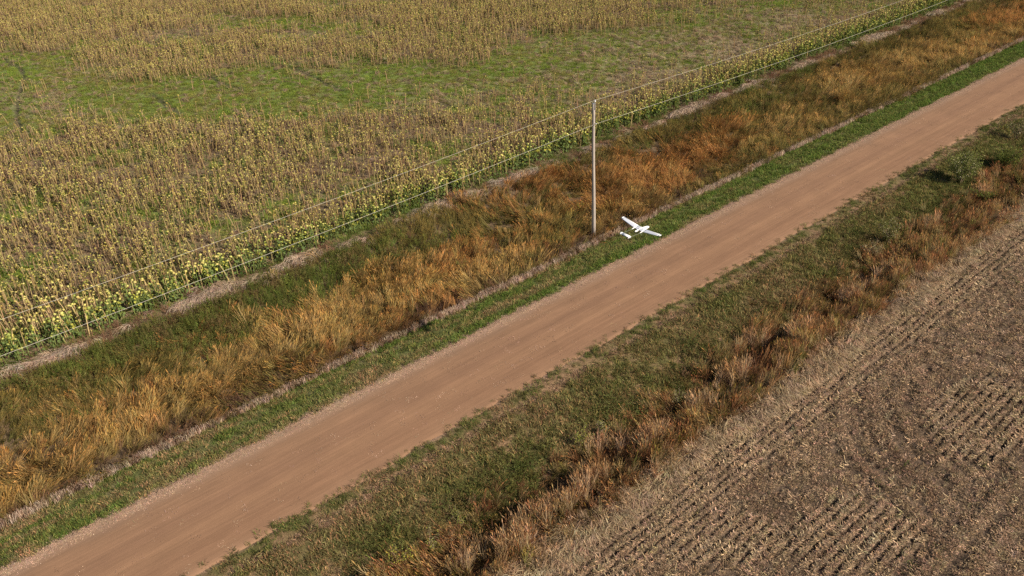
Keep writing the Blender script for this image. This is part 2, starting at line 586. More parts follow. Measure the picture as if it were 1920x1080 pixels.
def p_short(n=20, L=(.07, .2), r=.16, wd=.016):
    b = MB()
    for _ in range(n):
        a_ = rv2(); p0 = a_ * r * math.sqrt(random.random()); l = random.uniform(*L)
        d = rv2(); bd = random.uniform(.2, 1.1)
        pts = [p0 + Z * l * q * (1 - .3 * bd * q) + d * l * bd * q ** 2 for q in (0, .55, 1)]
        side = np.cross(d, Z)
        c = J((1, 1, 1), .38)
        if random.random() < .2: c = c * np.array([2.0, 1.35, 1.6])       # a dry blade among green ones
        b.ribbon(pts, [wd, wd, .004], side, c)
    return b.mesh("short_tuft", M_SC)


def p_weed(h=.7, stems=7, leaves=10, ls=.07, r=.22):
    b = MB()
    for _ in range(stems):
        a_ = rv2(); p0 = a_ * random.uniform(0, r * .5); hh = h * random.uniform(.6, 1.1)
        top = p0 + a_ * r * random.uniform(.2, 1.4) + Z * hh
        sc = J((1.1, .85, .9), .2)
        b.ribbon([p0, (p0 + top) / 2 + rv2() * .03, top], [.014, .012, .006], np.cross(a_, Z), sc)
        for k in range(leaves):
            q = random.uniform(.25, 1.02); p = p0 + (top - p0) * q
            d = rv2() + Z * random.uniform(-.3, .8)
            b.leaf(p, d, Z, ls * random.uniform(.6, 1.4), ls * random.uniform(.3, .6), J((1, 1, 1), .4))
    return b.mesh("weed_tuft", M_SC)


def p_lodged(n=26, L=(.45, .85), wd=.016):
    b = MB()
    for _ in range(n):
        p0 = rv2() * .22 * math.sqrt(random.random()); l = random.uniform(*L)
        an = random.gauss(0, .5); d = np.array([math.cos(an), math.sin(an), 0])
        hh = random.uniform(.08, .30); cv = random.uniform(-.25, .25)
        sd = np.cross(d, Z)
        pts = [p0 + d * l * q + sd * l * cv * q * q + Z * hh * 4 * q * (1 - q * .85) for q in (0, .3, .65, 1)]
        side = sd * random.uniform(.4, 1) + Z * random.uniform(-.7, .7); side /= np.linalg.norm(side)
        b.ribbon(pts, [wd, wd * 1.1, wd, .005], side, J((1, 1, 1), .35))
    return b.mesh("lodged_tuft", M_SC)


def p_litter(n=16, r=.35):
    b = MB()
    for _ in range(n):
        p = rv2() * r * math.sqrt(random.random()) + Z * random.uniform(.01, .07)
        d = rv2() + Z * random.uniform(-.15, .35)
        if random.random() < .5:
            b.leaf(p, d, Z + rv2() * .5, random.uniform(.08, .2), random.uniform(.04, .1), J((1, 1, 1), .45), random.uniform(-.3, .4))
        else:
            sd = np.cross(d, Z); sd /= np.linalg.norm(sd); l = random.uniform(.1, .4)
            b.ribbon([p, p + d * l * .5 + rv2() * .02, p + d * l], [.018, .018, .012], sd, J((1.2, 1.15, 1.1), .4))
    return b.mesh("litter_patch", M_RES)


def p_stubble(n=18, L=(.18, .42), r=.15):
    b = MB()
    for _ in range(n):
        p0 = rv2() * r * math.sqrt(random.random()); l = random.uniform(*L); d = rv2() * random.uniform(.0, .25)
        b.ribbon([p0, p0 + (Z + d) * l * .6, p0 + (Z + d * 1.5) * l], [.018, .016, .008], rv2(), J((1, 1, 1), .35))
    return b.mesh("stubble_tuft", M_SC)


def p_residue(n=26, r=.3):
    b = MB()
    for _ in range(n):
        p = rv2() * r * math.sqrt(random.random()) + Z * random.uniform(.005, .05)
        d = rv2() + Z * random.uniform(-.12, .4); d /= np.linalg.norm(d)
        l = abs(random.gauss(.075, .05)) + .03; sd = np.cross(d, Z); sd = sd + Z * random.uniform(-.6, .6); sd /= np.linalg.norm(sd)
        k = random.random()
        c = J((1, 1, 1), .3) * (1.75 if k < .22 else (1.0 if k < .65 else .55))
        wd = random.uniform(.012, .032)
        b.ribbon([p, p + d * l * .5 + Z * random.uniform(-.01, .025), p + d * l], [wd, wd * 1.1, wd * .6], sd, c)
    return b.mesh("residue_patch", M_RES)


def p_rowres(n=26):
    b = MB()
    for _ in range(n):
        p = np.array([random.gauss(0, .05), random.uniform(-.3, .3), random.uniform(.01, .07)])
        d = rv2() + Z * random.uniform(-.12, .5); d /= np.linalg.norm(d)
        l = abs(random.gauss(.08, .04)) + .03; sd = np.cross(d, Z) + Z * random.uniform(-.6, .6); sd /= np.linalg.norm(sd)
        c = J((1, 1, 1), .3) * random.choice((1.6, 1.3, 1.0, 1.0, .6)); wd = random.uniform(.014, .035)
        b.ribbon([p, p + d * l * .5 + Z * random.uniform(-.01, .025), p + d * l], [wd, wd * 1.1, wd * .6], sd, c)
    return b.mesh("row_residue", M_RES)


def p_clover(n=60, r=.32, h=.11):
    b = MB()
    for _ in range(n):
        rr = r * math.sqrt(random.random()); p = rv2() * rr + Z * h * (1 - (rr / r) ** 2) * random.uniform(.3, 1.1)
        b.leaf(p, rv2() + Z * random.uniform(-.1, .6), Z, random.uniform(.04, .1), random.uniform(.025, .06), J((1, 1, 1), .4))
    for _ in range(10):
        p = rv2() * r * random.random(); d = rv2() * .05
        b.ribbon([p, p + Z * .13 + d, p + Z * .22 + d * 2.5], [.014, .012, .004], rv2(), J((1.1, 1.05, .8), .3))
    return b.mesh("clover_patch", M_SC)


def library(name, fn, count, **kw):
    c = bpy.data.collections.new(name)              # kept out of the scene: only the scatter nodes use it
    for _ in range(count):
        me_ = fn(**kw)
        c.objects.link(bpy.data.objects.new(me_.name, me_))
    return c, count


def euler_from(lean_dir, lean, spin):
    """tilt by lean towards lean_dir after a spin about Z; returns XYZ eulers"""
    c, s = np.cos, np.sin
    n = len(spin)

    def Rz(a_): o = np.zeros(n); i = np.ones(n); return np.stack([np.stack([c(a_), -s(a_), o], -1), np.stack([s(a_), c(a_), o], -1), np.stack([o, o, i], -1)], -2)
    def Ry(a_): o = np.zeros(n); i = np.ones(n); return np.stack([np.stack([c(a_), o, s(a_)], -1), np.stack([o, i, o], -1), np.stack([-s(a_), o, c(a_)], -1)], -2)
    R = Rz(lean_dir) @ Ry(lean) @ Rz(spin - lean_dir)
    return np.stack([np.arctan2(R[:, 2, 1], R[:, 2, 2]), -np.arcsin(np.clip(R[:, 2, 0], -1, 1)), np.arctan2(R[:, 1, 0], R[:, 0, 0])], -1)


def scatter(name, lib, pts, rot, scl, tint, label, cat=None):
    coll, n = lib
    N = len(pts)
    me = bpy.data.meshes.new(name)
    me.vertices.add(N); me.vertices.foreach_set('co', np.asarray(pts, np.float32).ravel())
    def put(nm, ty, arr, key):
        at = me.attributes.new(nm, ty, 'POINT'); at.data.foreach_set(key, np.ascontiguousarray(arr).ravel())
    put('rot', 'FLOAT_VECTOR', rot.astype(np.float32), 'vector')
    put('scl', 'FLOAT', scl.astype(np.float32), 'value')
    put('vi', 'INT', rng.integers(0, n, N).astype(np.int32), 'value')
    put('tint', 'FLOAT_COLOR', np.concatenate([tint, np.ones((N, 1))], 1).astype(np.float32), 'color')
    o = newobj(name, me)
    tag(o, label, cat, None, 'stuff')
    g = bpy.data.node_groups.new(name + "_nodes", 'GeometryNodeTree')
    g.interface.new_socket("Geometry", in_out='INPUT', socket_type='NodeSocketGeometry')
    g.interface.new_socket("Geometry", in_out='OUTPUT', socket_type='NodeSocketGeometry')
    gi = g.nodes.new("NodeGroupInput"); go = g.nodes.new("NodeGroupOutput")
    ip = g.nodes.new("GeometryNodeInstanceOnPoints")
    ci = g.nodes.new("GeometryNodeCollectionInfo")
    ci.inputs['Collection'].default_value = coll
    ci.inputs['Separate Children'].default_value = True
    ci.inputs['Reset Children'].default_value = True
    def na(nm, ty):
        q = g.nodes.new("GeometryNodeInputNamedAttribute"); q.data_type = ty; q.inputs['Name'].default_value = nm
        return q.outputs['Attribute']
    e2r = g.nodes.new("FunctionNodeEulerToRotation")
    L = g.links.new
    L(gi.outputs[0], ip.inputs['Points']); L(ci.outputs[0], ip.inputs['Instance'])
    ip.inputs['Pick Instance'].default_value = True
    L(na('vi', 'INT'), ip.inputs['Instance Index'])
    L(na('rot', 'FLOAT_VECTOR'), e2r.inputs[0]); L(e2r.outputs[0], ip.inputs['Rotation'])
    L(na('scl', 'FLOAT'), ip.inputs['Scale'])
    L(ip.outputs[0], go.inputs[0])
    md = o.modifiers.new("scatter", 'NODES'); md.node_group = g
    return o


YMIN, YMAX = -6.0, 150.0


def in_frame(x, y, mx=90, my=90):
    px, py = pix(x, y, zprof(x))
    return (px > -mx) & (px < 1920 + mx) & (py > -my - 40) & (py < 1080 + my)


def rand_pts(x0, x1, dens, y0=YMIN, y1=YMAX, keep=None, mx=200, my=140):
    n = int((x1 - x0) * (y1 - y0) * dens)
    x = rng.uniform(x0, x1, n); y = rng.uniform(y0, y1, n)
    ok = in_frame(x, y, mx, my)
    x, y = x[ok], y[ok]
    if keep is not None:
        ok = rng.random(len(x)) < keep(x, y)
        x, y = x[ok], y[ok]
    return x, y


def pts3(x, y, dz=0.0):
    return np.stack([x, y, height(x, y) + dz], -1)


def jit(col, n, k=.18):
    b = 1 + rng.normal(0, k, (n, 1))
    return np.clip(np.asarray(col) * np.clip(b, .45, 1.7) * (1 + rng.normal(0, .05, (n, 3))), .004, .9)


LIB_TALL = library("tall_tufts", p_tall, 10)
LIB_WISP = library("wispy_tufts", p_tall, 8, n=20, L=(.5, .95), r=.14, wd=.015, bend=.6, plume=.1)
LIB_SHORT = library("short_tufts", p_short, 10)
LIB_WEED = library("weed_tufts", p_weed, 10)
LIB_LOWWEED = library("low_weed_tufts", p_weed, 8, h=.35, stems=7, leaves=9, ls=.06, r=.24)
LIB_LODGED = library("lodged_tufts", p_lodged, 10)
LIB_LITTER = library("litter_patches", p_litter, 10)
LIB_STUB = library("stubble_tufts", p_stubble, 8)
LIB_RES = library("residue_patches", p_residue, 12)
LIB_ROW = library("row_residue", p_rowres, 10)
LIB_CLOV = library("clover_patches", p_clover, 8)

# ------------------------------------------------------------------ left ditch
GOLD, ORANGE, OLIVE, GREEN, RUST = c3(.335, .235, .095), c3(.315, .17, .066), c3(.15, .13, .045), c3(.10, .135, .032), c3(.155, .095, .06)
# patches seen in the photo: pixel centre, half-length along the road, half-width across (m), colour
PATCH = [(560, 545, 5, 2.0, 'g'), (640, 490, 3, 1.6, 'g'), (330, 620, 5, 1.5, 'g'), (470, 590, 4, 1.2, 'g'), (800, 440, 5, 1.8, 'o'), (720, 470, 3, 1.2, 'g'),
         (900, 400, 4, 1.8, 'o'), (700, 520, 3, 1.6, 'y'), (440, 690, 6, 2.2, 'y'), (100, 830, 5, 2.2, 'y'), (220, 770, 4, 1.6, 'r2'), (600, 610, 5, 1.8, 'y'),
         (740, 560, 3, 1.5, 'y'), (860, 480, 6, 2.0, 'r2'), (1000, 345, 6, 2.0, 'r2'), (1350, 240, 5, 1.5, 'r2'), (1250, 315, 6, 1.8, 'r2'), (1180, 300, 4, 1.4, 'r2'),
         (1060, 420, 4, 1.3, 'o'), (1140, 370, 4, 1.2, 'r2'), (960, 450, 5, 1.5, 'o'), (1380, 165, 4, 1.2, 'g'), (1290, 190, 3, 1.2, 'g'), (1500, 165, 5, 1.5, 'o'), (1450, 215, 6, 2, 'o'),
         (1600, 150, 8, 2, 'y'), (1540, 140, 5, 1.2, 'y'), (1700, 100, 9, 2, 'y'), (1880, 30, 9, 2.5, 'r2'), (1620, 75, 7, 1.8, 'o'), (1500, 105, 6, 1.2, 'b'), (1430, 130, 4, .9, 'b'),
         (60, 740, 4, 1.6, 'o'), (150, 700, 4, 1.4, 'g'), (20, 690, 3, 1, 'g'), (1480, 130, 3, .8, 'g'), (1560, 45, 5, 1.0, 'b'), (300, 690, 3, 1.2, 'o'), (1230, 230, 4, 1.4, 'o'), (1110, 290, 5, 1.6, 'o'), (1700, 160, 8, 1.6, 'o'), (1800, 60, 9, 1.6, 'o'), (1420, 290, 5, 1.5, 'o'), (1560, 215, 6, 1.3, 'o'), (1780, 110, 6, 1.2, 'y'), (1330, 280, 4, 1.2, 'r2'), (400, 560, 5, 1.2, 'g'), (240, 640, 4, 1.2, 'g'), (1430, 190, 4, 1.0, 'g'), (250, 585, 3, 1.2, 'b'), (430, 545, 2.5, 1.1, 'b'), (80, 680, 3, 1.2, 'b'), (520, 500, 2.5, 1.0, 'y'), (380, 610, 2.5, 1.0, 'r2'), (600, 520, 3, 1.4, 'g')]
PATCHW = [(world(q[0], q[1], .5), q[2], q[3], q[4]) for q in PATCH]


def ditch_weights(x, y):
    wts = {}
    wx, wy = x + 4.4 * (fbm(x * .3, y * .22, 81) - .5) + 3.0 * (fbm(x * .9, y * .7, 80) - .5), y + 5 * (fbm(x * .3, y * .15, 82) - .5)
    n = fbm(x * .35, y * .16, 83); n2 = fbm(x * .9, y * .6, 84)
    wts['y'] = .95 * np.exp(-((wx + 10.2) / 3.2) ** 2) * (.1 + 1.8 * sstep(.38, .62, n))
    wts['r2'] = .45 * np.exp(-((wx + 10.0) / 3.6) ** 2) * (.1 + 1.7 * sstep(.6, .4, n))
    wts['o'] = .75 * np.exp(-((wx + 14.8) / 2.8) ** 2) * (.4 + 1.2 * n2) + .25 + .35 * sstep(50, 90, y) + .85 * sstep(.46, .7, fbm(x * .28, y * .2, 89))
    wts['g'] = .32 * np.exp(-((wx + 16.2) / 2.0) ** 2) * (1.8 * sstep(.35, .7, n2))
    wts['b'] = 1.1 * np.exp(-((wx + 7.1) / 1.2) ** 2) + .7 * sstep(.52, .72, fbm(x * .4, y * .3, 90)) + .55 * np.exp(-((wx + 18.0) / 1.0) ** 2) * sstep(.3, .6, n)
    for c_, a_, b_, k in PATCHW:
        e_ = np.exp(-(((wy - c_[1]) / a_) ** 2 + ((wx - c_[0]) / b_) ** 2))
        wts[k] = wts[k] + 3.2 * e_
    return wts


def pick(wts, order):
    W_ = np.stack([wts[k] for k in order], -1)
    W_ = W_ ** 1.7
    W_ = np.cumsum(W_, -1); W_ /= W_[:, -1:]
    return (rng.random(len(W_))[:, None] > W_).sum(-1)


def lean_field(x, y, seed, amt):
    d = 2 * np.pi * fbm(x * .22, y * .16, seed, 2) * 1.6 + 2.2
    return d, amt * (.3 + 1.2 * fbm(x * .7, y * .5, seed + 1, 3))


x, y = rand_pts(-18.4, -6.4, 16, keep=lambda x, y: .08 + .92 * sstep(.33, .52, fbm(x * .9, y * .75, 85)))
order = ['y', 'r2', 'o', 'g', 'b']
k = pick(ditch_weights(x, y), order)
hn = .45 + 1.1 * fbm(x * .55, y * .45, 86)
dirs, lean = lean_field(x, y, 87, .85)
spin = rng.uniform(0, 6.28, len(x))
rot = euler_from(dirs + rng.normal(0, .5, len(x)), np.clip(lean + rng.normal(0, .12, len(x)), 0, 1.1), spin)
cols = np.stack([GOLD, ORANGE, OLIVE, GREEN, RUST])[k]
mixn = fbm(x * .6, y * .5, 88)[:, None]
cols = cols * (1 - .3 * mixn) + .3 * mixn * GOLD * np.where((k < 3)[:, None], 1, .6)
tint = jit(cols, len(x), .2)
P3 = pts3(x, y, -.02)
sel = k <= 2
scatter("ditch_grass", LIB_TALL, P3[sel], rot[sel], (hn * np.where(k == 2, .8, .95) * rng.uniform(.75, 1.2, len(x)))[sel], tint[sel],
        "golden and rust-brown tall grass filling the left roadside ditch", "tall grass")
sel = k == 3
x2, y2 = rand_pts(-18.3, -12, 12, keep=lambda x, y: (lambda q: np.clip(q['g'] * 1.15 / (q['y'] + q['r2'] + q['o'] * .8 + .35), 0, 1))(ditch_weights(x, y)) * (.15 + .85 * sstep(.35, .52, fbm(x * .8, y * .6, 99))))
scatter("green_weeds", LIB_WEED, np.concatenate([P3[sel], pts3(x2, y2)]), np.concatenate([rot[sel] * .4, np.stack([x2 * 0, x2 * 0, rng.uniform(0, 6.28, len(x2))], -1)]),
        np.concatenate([hn[sel] * rng.uniform(.7, 1.2, sel.sum()), rng.uniform(.8, 1.2, len(x2)) * (.35 + 1.1 * fbm(x2 * .7, y2 * .5, 97))]),
        np.concatenate([tint[sel], jit(lerp(np.broadcast_to(c3(.125, .15, .035), (len(x2), 3)), np.broadcast_to(c3(.15, .115, .05), (len(x2), 3)), sstep(.35, .65, fbm(x2 * .6, y2 * .4, 98))), len(x2), .28)]), "green leafy weeds in clumps along the far side of the left ditch", "weeds")
sel = k == 4
scatter("brown_weeds", LIB_WEED, P3[sel], rot[sel], hn[sel] * rng.uniform(.55, .95, sel.sum()), tint[sel], "dark brown dead weeds at the foot of the tall ditch grass", "weeds")
# undergrowth so that no bare soil shows between the tufts
x, y = rand_pts(-18.5, -6.1, 8)
k = pick(ditch_weights(x, y), order)
tint = jit(np.stack([GOLD * .6, ORANGE * .55, OLIVE * .85, GREEN, RUST * .9])[k], len(x), .25)
dirs, lean = lean_field(x, y, 87, .6)
scatter("ditch_undergrowth", LIB_WISP, pts3(x, y, -.03), euler_from(dirs, lean, rng.uniform(0, 6.28, len(x))), rng.uniform(.6, 1.0, len(x)), tint,
        "matted brown undergrowth between the tall grasses of the left ditch", "undergrowth")

# pale stubble fringe where the mower stopped
fx = lambda y: -6.25 + .25 * (fbm(y * .5, y * 0 + 2, 91) - .5)
yy = rng.uniform(YMIN, YMAX, 8000); xx = fx(yy) + rng.normal(-.05, .10, len(yy))
ok = in_frame(xx, yy); xx, yy = xx[ok], yy[ok]
ok = rng.random(len(xx)) < .25 + .75 * sstep(.3, .5, fbm(xx * .7, yy * .7, 92)); xx, yy = xx[ok], yy[ok]
dirs, lean = np.pi + rng.normal(0, .6, len(xx)), np.abs(rng.normal(.15, .15, len(xx)))
scatter("mown_edge_stubble", LIB_STUB, pts3(xx, yy), euler_from(dirs, lean, rng.uniform(0, 6.28, len(xx))), rng.uniform(.6, 1.2, len(xx)),
        jit(np.where((rng.random(len(xx)) < .75)[:, None], c3(.46, .34, .26), c3(.25, .16, .105)), len(xx), .2),
        "pale stubble fringe between mown grass and the tall ditch grass", "stubble")

# pale lodged straw along the sunflower edge
def pale_keep(x, y):
    c = -19.2 + .8 * (fbm(y * .12, y * 0 + 1, 93) - .5)
    return np.exp(-((x - c) / .55) ** 2) * (.03 + .97 * sstep(.49, .62, fbm(x * .5, y * .33, 94)))
x, y = rand_pts(-21.2, -17.0, 30, keep=pale_keep)
dirs = np.arctan2(-.75, .5) + 1.6 * (fbm(x * .5, y * .4, 95) - .5) + rng.normal(0, .3, len(x))
scatter("lodged_straw_left", LIB_LODGED, pts3(x, y, .02), np.stack([x * 0, x * 0, dirs], -1), rng.uniform(.7, 1.25, len(x)), jit(c3(.43, .33, .25), len(x), .22),
        "pale flattened straw between the sunflowers and the left ditch", "straw").name = "lodged_straw"
x, y = rand_pts(-20.4, -17.6, 13, keep=lambda x, y: 1 - .6 * pale_keep(x, y))
scatter("low_weeds", LIB_LOWWEED, pts3(x, y), np.stack([x * 0, x * 0, rng.uniform(0, 6.28, len(x))], -1), rng.uniform(.5, 1.1, len(x)),
        jit(np.where((fbm(x * .5, y * .3, 96) > .56)[:, None], GREEN * 1.0, c3(.20, .125, .075)), len(x), .25), "low green and brown weeds beside the flattened straw", "weeds")

# ------------------------------------------------------------------ mown verges
def verge_keep(x, y):
    e = x + .35 * (fbm(y * .6, y * 0 + 4, 101) - .5)
    a_ = sstep(2.85, 3.25, -e) * (1 - sstep(6.1, 6.4, -e))
    return a_ * (.45 + .55 * sstep(.3, .5, fbm(x * 1.6, y * .8, 102)))
x, y = rand_pts(-6.6, -2.8, 46, keep=verge_keep)
lane = fbm(x * 2.2, y * .10, 103); n = fbm(x * .9, y * .5, 104)
dry = np.clip(sstep(.5, .8, n) * .8 + .6 * sstep(.42, .66, lane) - .05 + .25 * np.exp(-((x + 4.2) / .6) ** 2), 0, 1)
dry = np.clip(dry * .9 * sstep(75, 25, y) + dry * .2 + .1 * sstep(45, 15, y), 0, 1)
tint = jit(lerp(np.broadcast_to(c3(.10, .155, .032), (len(x), 3)), np.broadcast_to(c3(.23, .185, .085), (len(x), 3)), dry), len(x), .25)
dirs, lean = rng.uniform(0, 6.28, len(x)), np.abs(rng.normal(0, .3, len(x)))
scatter("verge_grass", LIB_SHORT, pts3(x, y), euler_from(dirs, lean, rng.uniform(0, 6.28, len(x))), rng.uniform(.65, 1.35, len(x)) * (.8 + .5 * fbm(x, y, 105)), tint,
        "mown green grass strip along the left edge of the dirt road", "grass")

def strip_keep(x, y):
    e = x + .4 * (fbm(y * .8, y * 0 + 6, 111) - .5)
    return np.exp(-((e - 3.45) / .42) ** 2) * (.35 + .65 * sstep(.35, .55, fbm(x * .8, y * .6, 112)))
x, y = rand_pts(2.6, 4.6, 40, keep=strip_keep)
scatter("road_edge_grass", LIB_SHORT, pts3(x, y, .0), euler_from(rng.uniform(0, 6.28, len(x)), np.abs(rng.normal(0, .3, len(x))), rng.uniform(0, 6.28, len(x))), rng.uniform(.6, 1.2, len(x)),
        jit(lerp(np.broadcast_to(c3(.10, .12, .035), (len(x), 3)), np.broadcast_to(c3(.21, .155, .08), (len(x), 3)), sstep(.4, .75, fbm(x, y * .6, 113))), len(x), .25),
        "thin broken strip of short grass along the right edge of the road", "grass")

def right_keep(x, y):
    e = x + .5 * (fbm(x * .5, y * .4, 121) - .5)
    return sstep(3.9, 4.6, e) * (1 - sstep(8.2, 9.0, e)) * (.5 + .5 * sstep(.3, .5, fbm(x * 1.4, y * 1.1, 122)))
x, y = rand_pts(3.8, 9.0, 42, keep=right_keep)
n = fbm(x * .6, y * .35, 123); n3 = fbm(x * 1.6, y * 1.2, 124)
gsh = np.clip(.33 + .12 * sstep(5, 6.5, x) + 1.3 * (n - .35) + .9 * (n3 - .5) + .45 * sstep(45, 62, y), 0, 1)
tint = jit(lerp(np.broadcast_to(c3(.215, .165, .08), (len(x), 3)), np.broadcast_to(c3(.12, .128, .040), (len(x), 3)), gsh), len(x), .28)
scatter("slope_grass", LIB_SHORT, pts3(x, y), euler_from(rng.uniform(0, 6.28, len(x)), np.abs(rng.normal(0, .35, len(x))), rng.uniform(0, 6.28, len(x))),
        rng.uniform(.7, 1.5, len(x)) * (.7 + .9 * fbm(x * .9, y * .9, 125)), tint, "green and brown short grass on the slope right of the road", "grass")
# windrow of clods and dead grass, and the thin straw line further down
yy = rng.uniform(YMIN, YMAX, 5600); xx = 4.2 + .35 * (fbm(yy * .2, yy * 0 + 3, 131) - .5) + rng.normal(0, .13, len(yy))
ok = in_frame(xx, yy) & (rng.random(len(yy)) < .2 + .65 * sstep(.35, .5, fbm(xx * .5, yy * .35, 132))); xx, yy = xx[ok], yy[ok]
scatter("windrow_litter", LIB_RES, pts3(xx, yy, .03), np.stack([rng.normal(0, .3, len(xx)), rng.normal(0, .3, len(xx)), rng.uniform(0, 6.28, len(xx))], -1), rng.uniform(.35, .75, len(xx)),
        jit(c3(.235, .15, .095), len(xx), .22), "orange-brown windrow of dead grass clods beside the right road edge", "windrow")
yy = rng.uniform(YMIN, 80, 2400); xx = 7.75 + .3 * (fbm(yy * .2, yy * 0 + 7, 133) - .5) + rng.normal(0, .07, len(yy))
ok = in_frame(xx, yy) & (rng.random(len(yy)) < .45 * sstep(.45, .6, fbm(xx * .3, yy * .4, 134))); xx, yy = xx[ok], yy[ok]
scatter("straw_line", LIB_LODGED, pts3(xx, yy, .02), np.stack([xx * 0, xx * 0, np.pi / 2 + rng.normal(0, .7, len(xx))], -1), rng.uniform(.25, .5, len(xx)),
        jit(c3(.36, .27, .12), len(xx), .2), "thin line of yellow straw along the right slope", "straw")

# ------------------------------------------------------------------ right ditch
x, y = rand_pts(5.6, 9.4, 16, keep=lambda x, y: sstep(5.7, 7.2, x + .8 * (fbm(x * .5, y * .4, 135) - .5)) * sstep(.45, .6, fbm(x * .75, y * .5, 136)))
scatter("clumped_weeds", LIB_LOWWEED, pts3(x, y, -.01), euler_from(rng.uniform(0, 6.28, len(x)), np.abs(rng.normal(0, .2, len(x))), rng.uniform(0, 6.28, len(x))), rng.uniform(.55, 1.5, len(x)),
        jit(lerp(np.broadcast_to(c3(.095, .105, .033), (len(x), 3)), np.broadcast_to(c3(.18, .13, .055), (len(x), 3)), sstep(.5, .75, fbm(x * 1.2, y, 137))), len(x), .25),
        "dark green weed clumps on the slope right of the road", "weeds")


def rw(x, y):
    e = x + 1.0 * (fbm(x * .6, y * .35, 141) - .5)
    return e
x, y = rand_pts(7.2, 12.9, 19, keep=lambda x, y: sstep(7.3, 8.5, rw(x, y)) * (1 - sstep(12.0, 12.7, rw(x, y))) * (.25 + .75 * sstep(.38, .54, fbm(x * .75, y * .5, 142))))
e = rw(x, y); n = fbm(x * .5, y * .25, 143)
pg = np.clip(.62 - .33 * (e - 7.6) + 1.1 * (n - .5) + .3 * sstep(48, 62, y), 0, 1)
typ = rng.random(len(x))
isweed = typ < (.16 + .36 * pg)
cw = lerp(np.broadcast_to(c3(.15, .085, .045), (len(x), 3)), np.broadcast_to(c3(.085, .105, .025), (len(x), 3)), (rng.random(len(x)) < pg).astype(float))
cg = np.where((rng.random(len(x)) < .4)[:, None], c3(.29, .155, .08), np.where((rng.random(len(x)) < .65)[:, None], c3(.32, .235, .12), c3(.16, .14, .045)))
dirs, lean = lean_field(x, y, 144, .45)
rot = euler_from(dirs, lean, rng.uniform(0, 6.28, len(x)))
hh = rng.uniform(.6, 1.1, len(x)) * (.5 + 1.0 * fbm(x * .8, y * .6, 145))
P3 = pts3(x, y, -.02)
scatter("right_ditch_weeds", LIB_WEED, P3[isweed], rot[isweed] * .5, hh[isweed], jit(cw[isweed], isweed.sum(), .25), "tangled green and brown weeds in the right roadside ditch", "weeds").name = "ditch_weeds"
sel = ~isweed
scatter("right_ditch_grass", LIB_TALL, P3[sel], rot[sel], hh[sel] * .95, jit(cg[sel], sel.sum(), .22), "reddish brown grass clumps in the right roadside ditch", "tall grass").name = "reddish_grass"
x, y = rand_pts(8.0, 12.4, 10)
scatter("right_undergrowth", LIB_WISP, pts3(x, y, -.03), euler_from(rng.uniform(0, 6.28, len(x)), np.abs(rng.normal(.4, .3, len(x))), rng.uniform(0, 6.28, len(x))), rng.uniform(.4, .8, len(x)),
        jit(np.where((rng.random(len(x)) < .35)[:, None], c3(.11, .095, .03), c3(.16, .088, .045)), len(x), .25), "brown undergrowth on the floor of the right ditch", "undergrowth").name = "brown_undergrowth"
# tall straw-coloured fans standing out of the ditch
FANS = [(1495, 640, 34), (1222, 835, 40), (1000, 990, 46), (1375, 715, 36), (1590, 565, 26), (1412, 655, 20), (1105, 915, 34), (1150, 850, 18), (960, 1040, 36), (1310, 770, 20), (1660, 520, 16), (1745, 430, 16), (1840, 370, 20), (880, 1060, 20), (1060, 960, 26)]
fp, fl = [], []
for px_, py_, n_ in FANS:
    c_ = world(px_, py_)
    fp.append(np.stack([c_[0] + rng.normal(0, .3, n_), c_[1] + rng.normal(0, .5, n_)], -1))
fp = np.concatenate(fp); x, y = fp[:, 0], fp[:, 1]
scatter("straw_fans", LIB_TALL, pts3(x, y), euler_from(rng.normal(2.4, .8, len(x)), np.abs(rng.normal(.22, .15, len(x))), rng.uniform(0, 6.28, len(x))), rng.uniform(.8, 1.15, len(x)),
        jit(np.where((rng.random(len(x)) < .6)[:, None], c3(.40, .29, .18), c3(.33, .21, .12)), len(x), .2), "fans of tall straw-coloured grass standing out of the right ditch", "tall grass")
# pale combed grass on the bank beside the stubble field
def bank_keep(x, y):
    e = x + 1.3 * (fbm(x * .5, y * .35, 151) - .5)
    return sstep(11.8, 12.4, e) * (1 - sstep(12.9, 13.25, e)) * (.3 + .7 * sstep(.3, .5, fbm(x * .9, y * .6, 152)))
x, y = rand_pts(10.3, 13.4, 50, keep=bank_keep)
dirs = np.arctan2(-.5, .8) + 2.4 * (fbm(x * .6, y * .4, 153) - .5) + rng.normal(0, .35, len(x))
tl = rng.uniform(-.55, .1, len(x))
scatter("bank_straw", LIB_LODGED, pts3(x, y, .0), euler_from(dirs, tl, dirs), rng.uniform(.6, 1.25, len(x)),
        jit(lerp(np.broadcast_to(c3(.43, .32, .21), (len(x), 3)), np.broadcast_to(c3(.30, .20, .125), (len(x), 3)), sstep(12.6, 11.8, x + .6 * (fbm(x, y, 154) - .5))), len(x), .2),
        "pale pinkish lodged grass on the bank beside the stubble field", "dry grass")
x, y = rand_pts(11.3, 13.25, 30, keep=lambda x, y: bank_keep(x, y) * sstep(.34, .48, fbm(x * .9, y * .6, 155)))
scatter("bank_grass", LIB_WISP, pts3(x, y), euler_from(np.arctan2(-.55, -.8) + 2.2 * (fbm(x * .5, y * .35, 156) - .5), np.clip(.55 + .9 * (fbm(x, y, 157) - .4) + rng.normal(0, .15, len(x)), 0, 1.2), rng.uniform(0, 6.28, len(x))), rng.uniform(.55, 1.0, len(x)), jit(c3(.46, .345, .225), len(x), .25),
        "combed pinkish dry grass tussocks on the pale bank", "dry grass")

